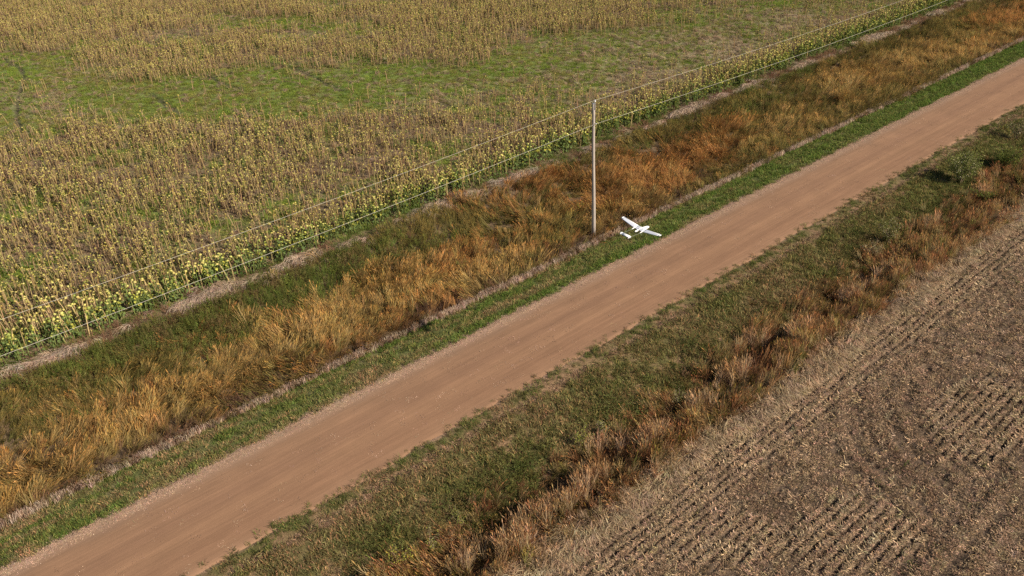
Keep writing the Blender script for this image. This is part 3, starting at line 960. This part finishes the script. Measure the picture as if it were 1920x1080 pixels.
# ------------------------------------------------------------------ stubble field
def res_keep(x, y):
    m, rr, ln = row_relief(x, y)
    return m * (1 - .85 * np.clip(np.abs(rr) * 1.6, 0, 1)) * np.clip(.62 + .75 * ln + .5 * (fbm(x * .8, y * .8, 161) - .5), .05, 1)
x, y = rand_pts(13.0, 34, 62, y0=4, y1=75, keep=res_keep)
n = fbm(x * .5, y * .5, 162); n3 = fbm(x * .25, y * .2, 163)
tint = jit(lerp(np.broadcast_to(c3(.265, .182, .115), (len(x), 3)), np.broadcast_to(c3(.155, .098, .064), (len(x), 3)), np.clip(n * 1.6 - .4 + .5 * (n3 - .5), 0, 1)), len(x), .3)
tint = np.where((rng.random(len(x)) < .05 * sstep(.5, .7, n3))[:, None], jit(c3(.09, .11, .03), len(x)), tint)
scatter("crop_residue", LIB_RES, pts3(x, y, .015), np.stack([rng.normal(0, .25, len(x)), rng.normal(0, .25, len(x)), rng.uniform(0, 6.28, len(x))], -1),
        rng.uniform(.5, 1.0, len(x)), tint, "pale chopped crop residue covering the harvested field", "crop residue")
xs_ = np.repeat(13.3 + .42 * np.arange(0, 36), 700); yy = rng.uniform(4, 75, len(xs_))
xx = xs_ - .16 * (fbm(xs_ * .2, yy * .35, 3) - .5) + rng.normal(0, .03, len(xs_))
m, rr, ln = row_relief(xx, yy)
e_ = row_weight(xx, yy)
ok = in_frame(xx, yy) & (rng.random(len(xx)) < e_ * (.55 + .6 * (fbm(xx * .8, yy * .8, 164)))); xx, yy = xx[ok], yy[ok]
scatter("residue_rows", LIB_ROW, pts3(xx, yy, .015), np.stack([xx * 0, xx * 0, rng.normal(0, .12, len(xx))], -1), rng.uniform(.7, 1.2, len(xx)),
        jit(c3(.265, .185, .118), len(xx), .25), "pale residue lying in rows along the edge of the harvested field", "crop residue")
# short cut stalks standing in the rows
kk = np.arange(0, 36); xs_ = np.repeat(13.3 + .42 * kk, 420); yy = rng.uniform(4, 75, len(xs_)); xx = xs_ + rng.normal(0, .05, len(xs_))
m, rr, ln = row_relief(xx, yy)
ok = in_frame(xx, yy) & (rng.random(len(xx)) < np.clip(rr, .15, 1)); xx, yy = xx[ok], yy[ok]
scatter("row_stubble", LIB_STUB, pts3(xx, yy), euler_from(rng.uniform(0, 6.28, len(xx)), np.abs(rng.normal(0, .3, len(xx))), rng.uniform(0, 6.28, len(xx))), rng.uniform(.35, .65, len(xx)),
        jit(c3(.25, .19, .12), len(xx), .25), "cut stalks standing in rows in the harvested field", "stubble")

# road gravel: loose stones and straw bits, thickest on the left shoulder
yy = rng.uniform(YMIN, YMAX, 11000)
xx = np.where(rng.random(len(yy)) < .93, -2.82 + rng.normal(0, .2, len(yy)), rng.uniform(-3, 3, len(yy)))
ok = in_frame(xx, yy) & (np.abs(xx) < 3.15); xx, yy = xx[ok], yy[ok]
def p_gravel(n=14, r=.35):
    b = MB()
    for _ in range(n):
        p = rv2() * r * math.sqrt(random.random()); s_ = random.uniform(.008, .022); c = J((1, 1, 1), .35) * random.choice((.7, 1, 1, 1.5))
        q = [p + np.array([dx, dy, dz]) * s_ * random.uniform(.7, 1.3) for dx, dy, dz in ((1, 0, 0), (0, 1, 0), (-1, 0, 0), (0, -1, 0), (0, 0, .9))]
        b.add(q, [(0, 1, 4), (1, 2, 4), (2, 3, 4), (3, 0, 4)], c)
    for _ in range(3):
        p = rv2() * r * random.random() + Z * .012; d = rv2(); l = random.uniform(.06, .18)
        b.ribbon([p, p + d * l / 2 + rv2() * .01, p + d * l], [.014, .014, .008], np.cross(d, Z), J((1.5, 1.5, 1.4), .2))
    return b.mesh("gravel_patch", M_RES)
LIB_GRAV = library("gravel_patches", p_gravel, 8)
rz = np.interp(np.abs(xx), [0, 2.75, 3.08, 3.3], [.05, .003, -.02, -.06])
scatter("road_gravel", LIB_GRAV, np.stack([xx, yy, rz], -1), np.stack([xx * 0, xx * 0, rng.uniform(0, 6.28, len(xx))], -1), rng.uniform(.6, 1.2, len(xx)), jit(c3(.28, .19, .14), len(xx), .2),
        "loose gravel and straw bits on the dirt road, thickest along its left edge", "gravel")

# ------------------------------------------------------------------ sunflower field
def fld_pts(dens, keep, y0=-8, y1=150):
    n = int(150 * (y1 - y0) * dens)
    x = rng.uniform(-170, -20.0, n); y = rng.uniform(y0, y1, n)
    ok = in_frame(x, y, 60, 50); x, y = x[ok], y[ok]
    ok = rng.random(len(x)) < keep(x, y)
    return x[ok], y[ok]

x, y = fld_pts(9, lambda x, y: np.clip(field_maps(x, y)[0] * 1.05 - .12, 0, 1) * np.maximum(sstep(.25, .55, rut_depth(x, y)), .2 * (fbm(x * .4, y * .4, 19) > .55)))
g_ = fbm(x * .4, y * .4, 171)
scatter("field_weeds", LIB_CLOV, pts3(x, y, -.02), np.stack([x * 0, x * 0, rng.uniform(0, 6.28, len(x))], -1), rng.uniform(.6, 1.3, len(x)),
        jit(lerp(np.broadcast_to(c3(.17, .225, .045), (len(x), 3)), np.broadcast_to(c3(.21, .21, .065), (len(x), 3)), sstep(.35, .7, g_)), len(x), .22),
        "bright green low weeds in patches among the dead sunflowers", "weeds")
x, y = fld_pts(8, lambda x, y: np.clip(.62 - .6 * field_maps(x, y)[0], .08, 1) * np.maximum(sstep(.25, .55, rut_depth(x, y)), .2 * (fbm(x * .4, y * .4, 19) > .55)))
scatter("leaf_litter", LIB_LITTER, pts3(x, y), np.stack([rng.normal(0, .1, len(x)), rng.normal(0, .1, len(x)), rng.uniform(0, 6.28, len(x))], -1), rng.uniform(.7, 1.3, len(x)),
        jit(lerp(np.broadcast_to(c3(.185, .118, .075), (len(x), 3)), np.broadcast_to(c3(.29, .22, .14), (len(x), 3)), np.clip(field_maps(x, y)[2], 0, 1)), len(x), .25),
        "brown leaf litter covering the soil of the sunflower field", "leaf litter")
x, y = fld_pts(2.6, lambda x, y: np.clip(.35 + .5 * field_maps(x, y)[2] - .1 * field_maps(x, y)[0], 0, 1))
scatter("fallen_stalks", LIB_LODGED, pts3(x, y, .0), np.stack([x * 0, x * 0, rng.uniform(0, 6.28, len(x))], -1), rng.uniform(.5, 1.1, len(x)),
        jit(c3(.27, .20, .13), len(x), .22), "fallen dry stalks lying between the sunflowers", "dry stalks")


def sunflower_parts(h, leafy, yel):
    """stalk, head and leaves as three collectors; leafy 0..1 from withered brown to green"""
    st, hd, lf = MB(), MB(), MB()
    tan, ylw = c3(.46, .32, .18), c3(.45, .40, .15)
    stc = J(tan * (1 - leafy) + c3(.17, .20, .06) * leafy if leafy > .6 else tan * (1 - .4 * yel) + ylw * .4 * yel, .15)
    bend = rv2(); k = random.uniform(.02, .10) * h
    pts = [Z * h * q + bend * k * q * q * 1.5 for q in (0, .35, .7, .92)]
    # the neck bows over so that the head looks down
    top = pts[-1]; hd_dir = bend
    pts += [top + Z * .06 * h + hd_dir * .03, top + Z * .075 * h + hd_dir * .09]
    st.tube(pts, [.027, .025, .022, .018, .015, .015], 5, stc)
    # head: a thick dished disc, back turned up to the sky
    c = pts[-1] + hd_dir * .02; R = random.uniform(.045, .078); ax = hd_dir * random.uniform(.25, .75) - Z; ax /= np.linalg.norm(ax)
    u = np.cross(ax, (0.3, .2, 1)); u /= np.linalg.norm(u); v_ = np.cross(ax, u)
    hc = c3(.56, .49, .17) * (.55 + .45 * yel) + c3(.30, .17, .02) * (1 - yel) * .5
    hc = hc if leafy < .9 else (c3(.55, .52, .17) if random.random() < .5 else c3(.30, .34, .09))
    hc = J(hc, .15)
    prof = [(.15, -.045, 1.0), (.6, -.038, 1.0), (.95, -.005, .95), (1.0, .02, .8), (.78, .03, .35), (.0, .022, .22)]
    vs, cs, n = [], [], 9
    for rr, zz, br in prof:
        for j in range(n):
            a_ = 2 * math.pi * j / n; wob = 1 + .08 * math.sin(3 * a_ + h * 7)
            vs.append(c + R * rr * wob * (math.cos(a_) * u + math.sin(a_) * v_) + ax * zz); cs.append(hc if br > .5 else hc * np.array([.35, .28, .3]))
    fs = [(i * n + j, i * n + (j + 1) % n, (i + 1) * n + (j + 1) % n, (i + 1) * n + j) for i in range(len(prof) - 1) for j in range(n)] + [tuple(range(n))[::-1]]
    hd.add(vs, fs, cs)
    for j in range(10):                                              # dry bracts round the rim
        a_ = 2 * math.pi * (j + random.random() * .6) / 10; d = math.cos(a_) * u + math.sin(a_) * v_
        hd.leaf(c + R * .92 * d, d - ax * .2 + rv2() * .2, -ax, .035, .02, J(hc * np.array([.9, .95, .7]), .2))
    nl = random.randint(4, 7) if leafy < .6 else random.randint(9, 12)
    for j in range(nl):
        q = (j + random.random()) / nl * (.92 - .12) + .12
        a_ = j * 2.4 + random.uniform(-.4, .4); d = np.array([math.cos(a_), math.sin(a_), 0])
        p = Z * h * q + bend * k * q * q * 1.5
        if leafy > .55 and random.random() < leafy and q > .15:
            pe = p + d * .11 + Z * .06
            lf.ribbon([p, pe], [.012, .010], np.cross(d, Z), c3(.13, .17, .04))
            l = random.uniform(.12, .21)
            up_ = random.random() < .35 and q > .5
            lf.leaf(pe, d - Z * random.uniform(.2, .9), Z, l, l * .85, J(c3(.30, .29, .055) if up_ else c3(.11, .15, .05), .25), .12)
        elif random.random() < .85:
            l = random.uniform(.14, .3); cc = J(c3(.20, .125, .078) if random.random() < .7 + .2 * (1 - yel) else c3(.38, .30, .10), .3)
            pe = p + d * random.uniform(.05, .10)
            lf.ribbon([p, pe + Z * .02], [.010, .009], np.cross(d, Z), cc)
            lf.ribbon([pe + Z * .02, pe + d * .04 - Z * l * .5, pe + d * .02 - Z * l], [.015, random.uniform(.03, .075), .012], np.cross(d, Z) + d * random.uniform(-.5, .5), cc)
    return st, hd, lf


def joined(parts, name, mat):
    b = MB()
    for q in parts:
        o_ = len(b.v); b.v += q.v; b.f += [tuple(i + o_ for i in f_) for f_ in q.f]; b.c += q.c
    return b.mesh(name, mat)


# plants of five kinds
SETS = {'dry': [sunflower_parts(random.uniform(1.1, 1.4), 0, random.uniform(.1, .6)) for _ in range(8)],
        'yellow': [sunflower_parts(random.uniform(1.15, 1.45), .3, random.uniform(.7, 1)) for _ in range(7)],
        'green': [sunflower_parts(random.uniform(1.0, 1.35), 1, random.uniform(.8, 1)) for _ in range(7)]}
LIBS = {}
for kd, ps in SETS.items():
    cl = bpy.data.collections.new("sunflower_plants_" + kd)
    for q in ps: cl.objects.link(bpy.data.objects.new("plant", joined(q, "plant", M_SC)))
    LIBS[kd] = (cl, len(ps))

x, y = fld_pts(6.2, lambda x, y: np.clip(field_maps(x, y)[1], 0, 1))
# the outermost rows follow the edge of the field
ye = np.arange(-6, 150, .24)
for off in (0, .75, 1.5):
    sl_ = rng.random(len(ye)) < .04 + .52 * sstep(.35, .6, fbm(ye * .35, ye * 0 + off, 181))
    x = np.concatenate([x, -20.35 - off + rng.normal(0, .12, sl_.sum()) - .25 * (fbm(ye[sl_] * .2, ye[sl_] * 0, 182) - .5)]); y = np.concatenate([y, ye[sl_] + rng.normal(0, .06, sl_.sum())])
ok = in_frame(x, y, 60, 50); x, y = x[ok], y[ok]
de = -20.3 - x
far = sstep(40, 110, y) * sstep(14, 4, de)
pgreen = np.clip(np.exp(-((de - .2) / .8) ** 2) * 1.1 * (.42 + .58 * sstep(.42, .6, fbm(x * .45, y * .45, 187))) + .38 * sstep(3.5, 1.2, de) * fbm(x * .6, y * .3, 183) * 1.6 + .10 * far + .035, 0, 1)
pyel = np.clip(.16 + .12 * sstep(30, 10, de) + .5 * sstep(5, 1, de) + .5 * (fbm(x * .2, y * .2, 184) - .45) + .3 * far, .03, .95)
u_ = rng.random(len(x)); kind = np.where(u_ < pgreen, 2, np.where((rng.random(len(x)) < pyel) | (de < 1.2), 1, 0))
scl = rng.uniform(.75, 1.12, len(x)) * (.82 + .36 * fbm(x * .15, y * .15, 185)) * (1 + .22 * sstep(3.5, .5, de)) * np.where(kind == 2, .98, 1)
spin = rng.uniform(0, 6.28, len(x)); lean = np.abs(rng.normal(0, .10, len(x))); ldir = rng.uniform(0, 6.28, len(x))
P3 = pts3(x, y, -.02); rot = euler_from(ldir, lean, spin)
dist = np.sqrt((x - CAMX) ** 2 + y ** 2 + (P3[:, 2] - CAMZ) ** 2) / scl
vis = in_frame(x, y, -14, -24)
idx = np.argsort(np.where(vis, dist, 1e9))[:300]
single = np.zeros(len(x), bool); single[idx] = True
br = .7 + .45 * fbm(x * .3, y * .3, 186)
kn = ['dry', 'yellow', 'green']
for j, kd in enumerate(kn):
    sel = (kind == j) & ~single
    scatter("sunflower_mass", LIBS[kd], P3[sel], rot[sel], scl[sel], jit(c3(.93, .92, .84) * br[sel][:, None], sel.sum(), .16),
            {'dry': "withered brown sunflowers massed across the field", 'yellow': "yellowing sunflowers massed across the field behind the nearest rows", 'green': "leafy green sunflowers massed along the far field edge"}[kd], "sunflowers")
PROTO = {kd: [(p[0].mesh("stalk", M_VC), p[1].mesh("head", M_VC), p[2].mesh("foliage", M_VC)) for p in ps] for kd, ps in SETS.items()}
LBL = {'dry': ("withered brown sunflower with bare tan stalk among the nearest field rows", "withered sunflowers nearest the ditch"),
       'yellow': ("yellowed sunflower with pale drooping seed head among the nearest field rows", "yellowed sunflowers nearest the ditch"),
       'green': ("green leafed sunflower in the front rows beside the flattened straw", "green sunflowers nearest the ditch")}
for i in idx:
    kd = kn[kind[i]]
    r_ = bpy.data.objects.new("sunflower", None); C.objects.link(r_); r_.empty_display_size = .1
    r_.location = P3[i]; r_.rotation_euler = rot[i]; r_.scale = (scl[i],) * 3
    tag(r_, LBL[kd][0], "sunflower", LBL[kd][1])
    for nm, me_ in zip(("stalk", "head", "foliage"), random.choice(PROTO[kd])):
        o = bpy.data.objects.new(nm, me_); C.objects.link(o); o.parent = r_

# ------------------------------------------------------------------ utility pole and its wires
pb = world(1113, 441)
pb[2] = float(height(np.array([pb[0]]), np.array([pb[1]]))[0])
def z_at(py):                                                       # height on the pole seen at photo row py
    lo_, hi_ = 0.0, 14.0
    for _ in range(40):
        mi_ = (lo_ + hi_) / 2
        if pix(pb[0], pb[1], mi_)[1] > py: lo_ = mi_
        else: hi_ = mi_
    return lo_


PTOP, ZNEUT = z_at(194), z_at(231)
pole = bpy.data.objects.new("utility_pole", None); C.objects.link(pole); pole.location = pb
tag(pole, "tall bare grey wooden utility pole standing at the ditch edge", "utility pole")
H_ = PTOP - pb[2]
b = MB()
rs = np.linspace(0, 1, 14)
pts = [np.array([.015 * math.sin(7 * q), .015 * math.cos(5 * q), H_ * q - (.3 if q == 0 else 0)]) for q in rs]
b.tube(pts, [.135 - .04 * q for q in rs], 18, (1, 1, 1))
newobj("shaft", b.mesh("shaft", M_WOOD, True), pole)
b = MB(); b.tube([(0, 0, H_ - .03), (0, 0, H_ + .012), (0, 0, H_ + .02)], [.100, .098, .065], 18, (1, 1, 1))
newobj("top_cap", b.mesh("top_cap", M_STEEL), pole)
b = MB()                                                            # ridge pin bracket: two bolted straps and the pin
b.tube([(.125, 0, H_ - .42), (.135, 0, H_ - .1), (.12, 0, H_ + .16)], [.022, .022, .02], 8, (1, 1, 1))
b.tube([(-.14, 0, H_ - .34), (.17, 0, H_ - .34)], [.014, .014], 8, (1, 1, 1)); b.tube([(-.14, 0, H_ - .16), (.17, 0, H_ - .16)], [.014, .014], 8, (1, 1, 1))
newobj("pin_bracket", b.mesh("pin_bracket", M_STEEL), pole)
b = MB()
b.tube([(.12, 0, H_ + .12), (.12, 0, H_ + .15), (.12, 0, H_ + .18), (.12, 0, H_ + .21), (.12, 0, H_ + .235), (.12, 0, H_ + .26), (.12, 0, H_ + .28)], [.03, .07, .075, .045, .035, .055, .035], 12, (1, 1, 1))
newobj("insulator", b.mesh("insulator", M_PORC, True), pole)
ZN = ZNEUT - pb[2]
b = MB(); b.tube([(.10, 0, ZN), (.2, 0, ZN), (.215, 0, ZN)], [.02, .02, .03], 8, (1, 1, 1)); b.tube([(.2, -.03, ZN), (.2, .03, ZN)], [.045, .045], 10, (1, 1, 1))
newobj("clevis", b.mesh("clevis", M_STEEL), pole)
b = MB(); b.tube([(-.03, -.16 + .05 * q, H_ * q) if q < .86 else (.0, -.118, H_ * .86) for q in np.linspace(.0, .86, 10)], [.008] * 10, 6, (1, 1, 1))
newobj("ground_wire", b.mesh("ground_wire", M_GREY), pole)


def wire(name, xo, zo, sag, r, label):
    b = MB(); pts = []
    for d in np.linspace(-80, 80, 161):
        e_ = abs(d); pts.append((pb[0] + xo, pb[1] + d, zo - sag * (1 - ((e_ - 40) / 40) ** 2)))
    b.tube(pts, [r] * len(pts), 6, (1, 1, 1))
    tag(newobj(name, b.mesh(name, M_WIRE, True)), label, "power line")


wire("overhead_wire", .12, PTOP + .245, .62, .0072, "upper overhead wire resting on the insulator at the pole top")
wire("overhead_wire", .2, ZNEUT, .62, .0082, "lower overhead wire clamped to the side of the pole")

# ------------------------------------------------------------------ the unmanned aeroplane above the verge
ac = bpy.data.objects.new("drone_aircraft", None); C.objects.link(ac)
tag(ac, "small white twin boom unmanned aeroplane flying over the road verge beside the pole", "aircraft")
# local axes: +y nose, +x right wing, z up


def airfoil(ch, th):
    up = [(0, 0), (.03, .35), (.12, .75), (.3, 1.0), (.6, .72), (1, .04)]
    lo = [(.6, -.25), (.3, -.38), (.12, -.3), (.03, -.18)]
    return [(-ch * q[0], th * q[1]) for q in up] + [(-ch * q[0], th * q[1]) for q in lo]


def loft(b, secs):
    n = len(secs[0]); vs = [p for s_ in secs for p in s_]
    fs = [(i * n + j, i * n + (j + 1) % n, (i + 1) * n + (j + 1) % n, (i + 1) * n + j) for i in range(len(secs) - 1) for j in range(n)]
    fs += [tuple(range(n))[::-1], tuple((len(secs) - 1) * n + j for j in range(n))]
    b.add(vs, fs, (1, 1, 1))


def wing_sec(xp, le, ch, th, z):
    return [np.array([xp, le + a_, z + b_]) for a_, b_ in airfoil(ch, th)]


def wing_piece(name, secs, mat):
    b = MB(); loft(b, [wing_sec(*s_) for s_ in secs])
    return newobj(name, b.mesh(name, mat, True), ac)


BX = .28                                                            # boom offset from the centre line
SPAN = 1.35
wing_piece("wing_center", [(-BX, .17, .34, .04, .06), (0, .18, .35, .044, .06), (BX, .17, .34, .04, .06)], M_WHITE)
def wz(xq): return np.interp(abs(xq), [0, BX, .8, 1.24], [.06, .06, .115, .185])
def wle(xq): return np.interp(abs(xq), [0, BX, .8, 1.24], [.18, .17, .155, .13])
def wch(xq): return np.interp(abs(xq), [0, BX, .8, 1.24], [.35, .34, .295, .23])
def wth(xq): return np.interp(abs(xq), [0, BX, .8, 1.24], [.044, .04, .032, .024])
def skin(xa, xb, fa, fb):
    """thin skin panel that lies on the upper wing surface between chord fractions fa and fb"""
    b = MB(); n = 5; vs = []
    for xq in (xa, xb):
        for f_ in np.linspace(fa, fb, n):
            zq = np.interp(f_, [0, .03, .12, .3, .6, 1], [0, .35, .75, 1.0, .72, .04]) * wth(xq)
            vs.append((xq, wle(xq) - f_ * wch(xq), wz(xq) + zq + .004))
    fs = [(k, k + 1, n + k + 1, n + k) if xb > xa else (n + k, n + k + 1, k + 1, k) for k in range(n - 1)]
    fs = [f_[::-1] for f_ in fs]
    b.add(vs, fs, (1, 1, 1)); return b
for s_ in (-1, 1):
    secs = [(s_ * (BX + .006), .17, .34, .04, .06), (s_ * .8, .155, .295, .032, .115), (s_ * 1.24, .13, .23, .024, .185)]
    wp = wing_piece("wing", secs, M_WHITE)
    tp = MB(); loft(tp, [wing_sec(*q) for q in [(s_ * 1.243, .13, .23, .024, .185), (s_ * 1.31, .11, .19, .018, .196), (s_ * SPAN, .07, .12, .010, .2)]])
    newobj("wing_tip", tp.mesh("wing_tip", M_WHITE, True), wp)
    newobj("wing_panel", skin(s_ * .36, s_ * 1.2, .30, .93).mesh("wing_panel", M_PANEL), wp)
    newobj("centre_panel", skin(s_ * .07, s_ * .23, .30, .95).mesh("centre_panel", M_PANEL), ac)
    dk = MB(); xq = .83; yq = wle(xq) - .42 * wch(xq); zq = wz(xq) + .9 * wth(xq)
    dk.tube([(s_ * xq, yq, zq), (s_ * xq, yq, zq + .009)], [.034, .032], 12, (1, 1, 1))
    newobj("wing_mark", dk.mesh("wing_mark", M_GREY), wp)
    bo = MB(); bo.tube([(s_ * BX, .02, .03), (s_ * BX, -1.03, .03)], [.009, .008], 8, (1, 1, 1))
    bm_ = newobj("tail_boom", bo.mesh("tail_boom", M_GREY), ac)
    fa = MB(); fa.tube([(s_ * BX, .19, .055), (s_ * BX, .15, .06), (s_ * BX, .02, .072), (s_ * BX, -.2, .06), (s_ * BX, -.28, .045), (s_ * BX, -.33, .035)], [.006, .014, .026, .026, .02, .010], 12, (1, 1, 1))
    newobj("boom_fairing", fa.mesh("boom_fairing", M_WHITE, True), bm_)
    if s_ > 0:
        pt = MB(); pt.tube([(s_ * (BX + .05), -.2, .05), (s_ * (BX + .055), -.24, -.02), (s_ * (BX + .055), -.27, -.10)], [.014, .012, .010], 8, (1, 1, 1))
        newobj("sensor_probe", pt.mesh("sensor_probe", M_GREY), bm_)
    fi_ = MB(); fn = [(-.88, .02), (-.96, .075), (-1.06, .075), (-1.09, -.02), (-.9, -.04)]
    n = len(fn); vs = [(s_ * BX + dx, p[0], p[1] + .03) for dx in (-.006, .006) for p in fn]
    fi_.add(vs, [tuple(range(n)), tuple(range(2 * n - 1, n - 1, -1))] + [((j + 1) % n, j, j + n, (j + 1) % n + n) for j in range(n)], (1, 1, 1))
    newobj("tail_fin", fi_.mesh("tail_fin", M_PANEL), ac)
tl = MB(); loft(tl, [wing_sec(xq, -.86, .21, .015, .04) for xq in (-BX + .03, 0, BX - .012)])
newobj("tailplane", tl.mesh("tailplane", M_WHITE, True), ac)
fu = MB()
ring = [(.55, .005, .0, .0), (.535, .05, .03, .0), (.47, .08, .06, .0), (.36, .092, .072, .005), (.2, .08, .075, .02), (.0, .052, .07, .025), (-.2, .04, .06, .03), (-.34, .03, .045, .03), (-.38, .02, .02, .03)]
secs = []
for yq, rw_, rh, zq in ring:
    secs.append([np.array([max(rw_, .004) * math.cos(2 * math.pi * j / 16), yq, zq + max(rh, .004) * math.sin(2 * math.pi * j / 16)]) for j in range(16)])
loft(fu, secs)
fus = newobj("fuselage", fu.mesh("fuselage", M_WHITE, True), ac)
pr = MB(); pr.tube([(0, -.38, .03), (0, -.42, .03)], [.025, .012], 10, (1, 1, 1))
pr.add([(-.14, -.398, .022), (0, -.394, .012), (.14, -.398, .038), (.14, -.406, .022), (0, -.408, .048), (-.14, -.406, .038)], [(0, 1, 4, 5), (1, 2, 3, 4)], (1, 1, 1))
newobj("propeller", pr.mesh("propeller", M_DARK), ac)
cm = MB(); cm.tube([(0, .32, -.08), (0, .33, -.12), (0, .34, -.15)], [.045, .05, .02], 12, (1, 1, 1))
newobj("camera_ball", cm.mesh("camera_ball", M_DARK, True), fus)
AZ = 9.0
wl_ = world(1201, 431, 0)
d_ = RX * (1201 - 960) - UP * (431 - 540) - BK * FPX; s_ = (AZ - CAMZ) / d_[2]
ac.location = (CAMX + d_[0] * s_, d_[1] * s_, AZ)
ac.rotation_euler = (0, 0, math.radians(-5.0))

# ------------------------------------------------------------------ shrubs and saplings
def shrub(name, px, py, h, r, n_stem, n_leaf, leaf, cols, label, cat, stemc=(.20, .15, .10), spread=1.0, low=.25):
    o = bpy.data.objects.new(name, None); C.objects.link(o)
    w_ = world(px, py)
    o.location = (w_[0], w_[1], float(height(np.array([w_[0]]), np.array([w_[1]]))[0]) - .03)
    tag(o, label, cat)
    st, lf = MB(), MB(); tips = []
    for _ in range(n_stem):
        a_ = rv2(); ln = h * random.uniform(.65, 1.0); tp = a_ * r * random.uniform(.3, 1) * spread + Z * ln
        p0 = rv2() * .06
        mid = p0 + (tp - p0) * .5 - a_ * r * .15 + rv2() * .06
        pts = [p0, (p0 + mid) / 2 + rv2() * .03, mid, (mid + tp) / 2 + rv2() * .05, tp]
        st.tube(pts, [.022, .018, .014, .010, .005], 5, J(stemc, .2), False)
        for q in range(random.randint(3, 6)):
            f_ = random.uniform(.3, .95); i_ = min(3, int(f_ * 4)); pp = pts[i_] + (pts[i_ + 1] - pts[i_]) * (f_ * 4 - i_)
            tw = pp + (rv2() * random.uniform(.4, 1) + Z * random.uniform(.1, .8)) * r * .38
            st.tube([pp, (pp + tw) / 2 + rv2() * .03, tw], [.008, .006, .003], 4, J(stemc, .2), False)
            tips.append((pp, tw))
        tips.append((pts[2], tp))
    for _ in range(int(n_leaf * 1.7)):
        a_, b_ = random.choice(tips); q = random.betavariate(2.2, 1.1); p = a_ + (b_ - a_) * q + np.array([random.gauss(0, .09) for _ in range(3)]) * r
        if p[2] < h * low * random.random(): continue
        l = 1.5 * leaf * random.uniform(.6, 1.35)
        lf.leaf(p, rv2() + Z * random.uniform(-.5, .7), Z + rv2() * .6, l, l * .55, J(random.choice(cols), .25))
    newobj("stems", st.mesh("stems", M_VC, True), o)
    newobj("foliage", lf.mesh("foliage", M_VC), o)
    return o


PALE, LGREEN, YEL, DGREEN, SILV, BRN = c3(.22, .225, .085), c3(.15, .17, .045), c3(.31, .31, .06), c3(.085, .11, .028), c3(.42, .37, .23), c3(.2, .13, .07)
shrub("shrub", 1800, 345, 2.7, 1.5, 14, 2300, .075, [PALE, PALE, LGREEN, LGREEN, LGREEN, LGREEN, SILV, DGREEN], "large loose shrub with pale leaves casting a shadow onto the road edge", "shrub")
shrub("shrub", 1880, 318, 1.9, 1.5, 12, 1500, .08, [LGREEN, DGREEN, DGREEN, c3(.12, .13, .03)], "dense dark green shrub behind the large pale shrub at the right frame edge", "shrub")
shrub("shrub", 1905, 262, 1.9, 1.1, 9, 700, .065, [SILV, BRN, BRN, c3(.17, .15, .08), c3(.17, .15, .08), DGREEN], "brownish shrub with silvery specks at the right frame edge, farthest along the slope", "shrub")
shrub("shrub", 1665, 458, 1.8, 1.2, 10, 800, .06, [c3(.15, .14, .04), c3(.15, .14, .04), c3(.13, .12, .04), SILV, c3(.13, .14, .04), PALE, BRN], "olive shrub dotted with whitish tufts on the slope right of the road", "shrub")
shrub("shrub", 1635, 485, 1.2, .9, 9, 500, .055, [BRN, BRN, BRN, SILV, c3(.13, .12, .05), c3(.13, .12, .05)], "low brown shrub with white specks just left of the olive shrub", "shrub")
shrub("shrub", 1845, 385, 1.2, 1.2, 10, 900, .07, [LGREEN, DGREEN, c3(.13, .14, .03)], "low rounded green shrub in front of the large pale shrub", "shrub")
shrub("sapling", 760, 1066, 1.20, 0.78, 8, 210, 0.054, [YEL, YEL, LGREEN, c3(.35, .28, .06)], "yellow-green sapling at the bottom edge of the photograph", "sapling")
shrub("sapling", 812, 1035, 1.10, 0.56, 7, 110, 0.043, [c3(.3, .28, .10), SILV, YEL], "sparse tan sapling just behind the yellow-green one at the bottom edge", "sapling")
shrub("sapling", 1088, 838, 1.10, 0.69, 7, 150, 0.054, [YEL, LGREEN, PALE], "bright green sapling above the reddish grass in the right ditch", "sapling")
shrub("sapling", 1128, 822, 1.20, 0.56, 7, 120, 0.047, [YEL, SILV, PALE], "pale twiggy sapling right beside the bright green one", "sapling")
shrub("sapling", 866, 985, 1.00, 0.56, 6, 100, 0.043, [YEL, LGREEN, PALE], "small yellowish sapling left of the pale bank near the bottom", "sapling")
shrub("sapling", 1268, 762, 1.10, 0.62, 7, 100, 0.043, [LGREEN, PALE, SILV], "thin twiggy sapling with few leaves beside the dark part of the right ditch", "sapling")
shrub("sapling", 868, 512, 0.90, 0.50, 7, 110, 0.050, [YEL, LGREEN], "lone bright green sapling in the golden grass of the left ditch", "sapling")
shrub("sapling", 1090, 398, 0.90, 0.44, 6, 80, 0.050, [c3(.45, .38, .06), YEL], "small yellow sapling in the tall grass just left of the utility pole", "sapling")
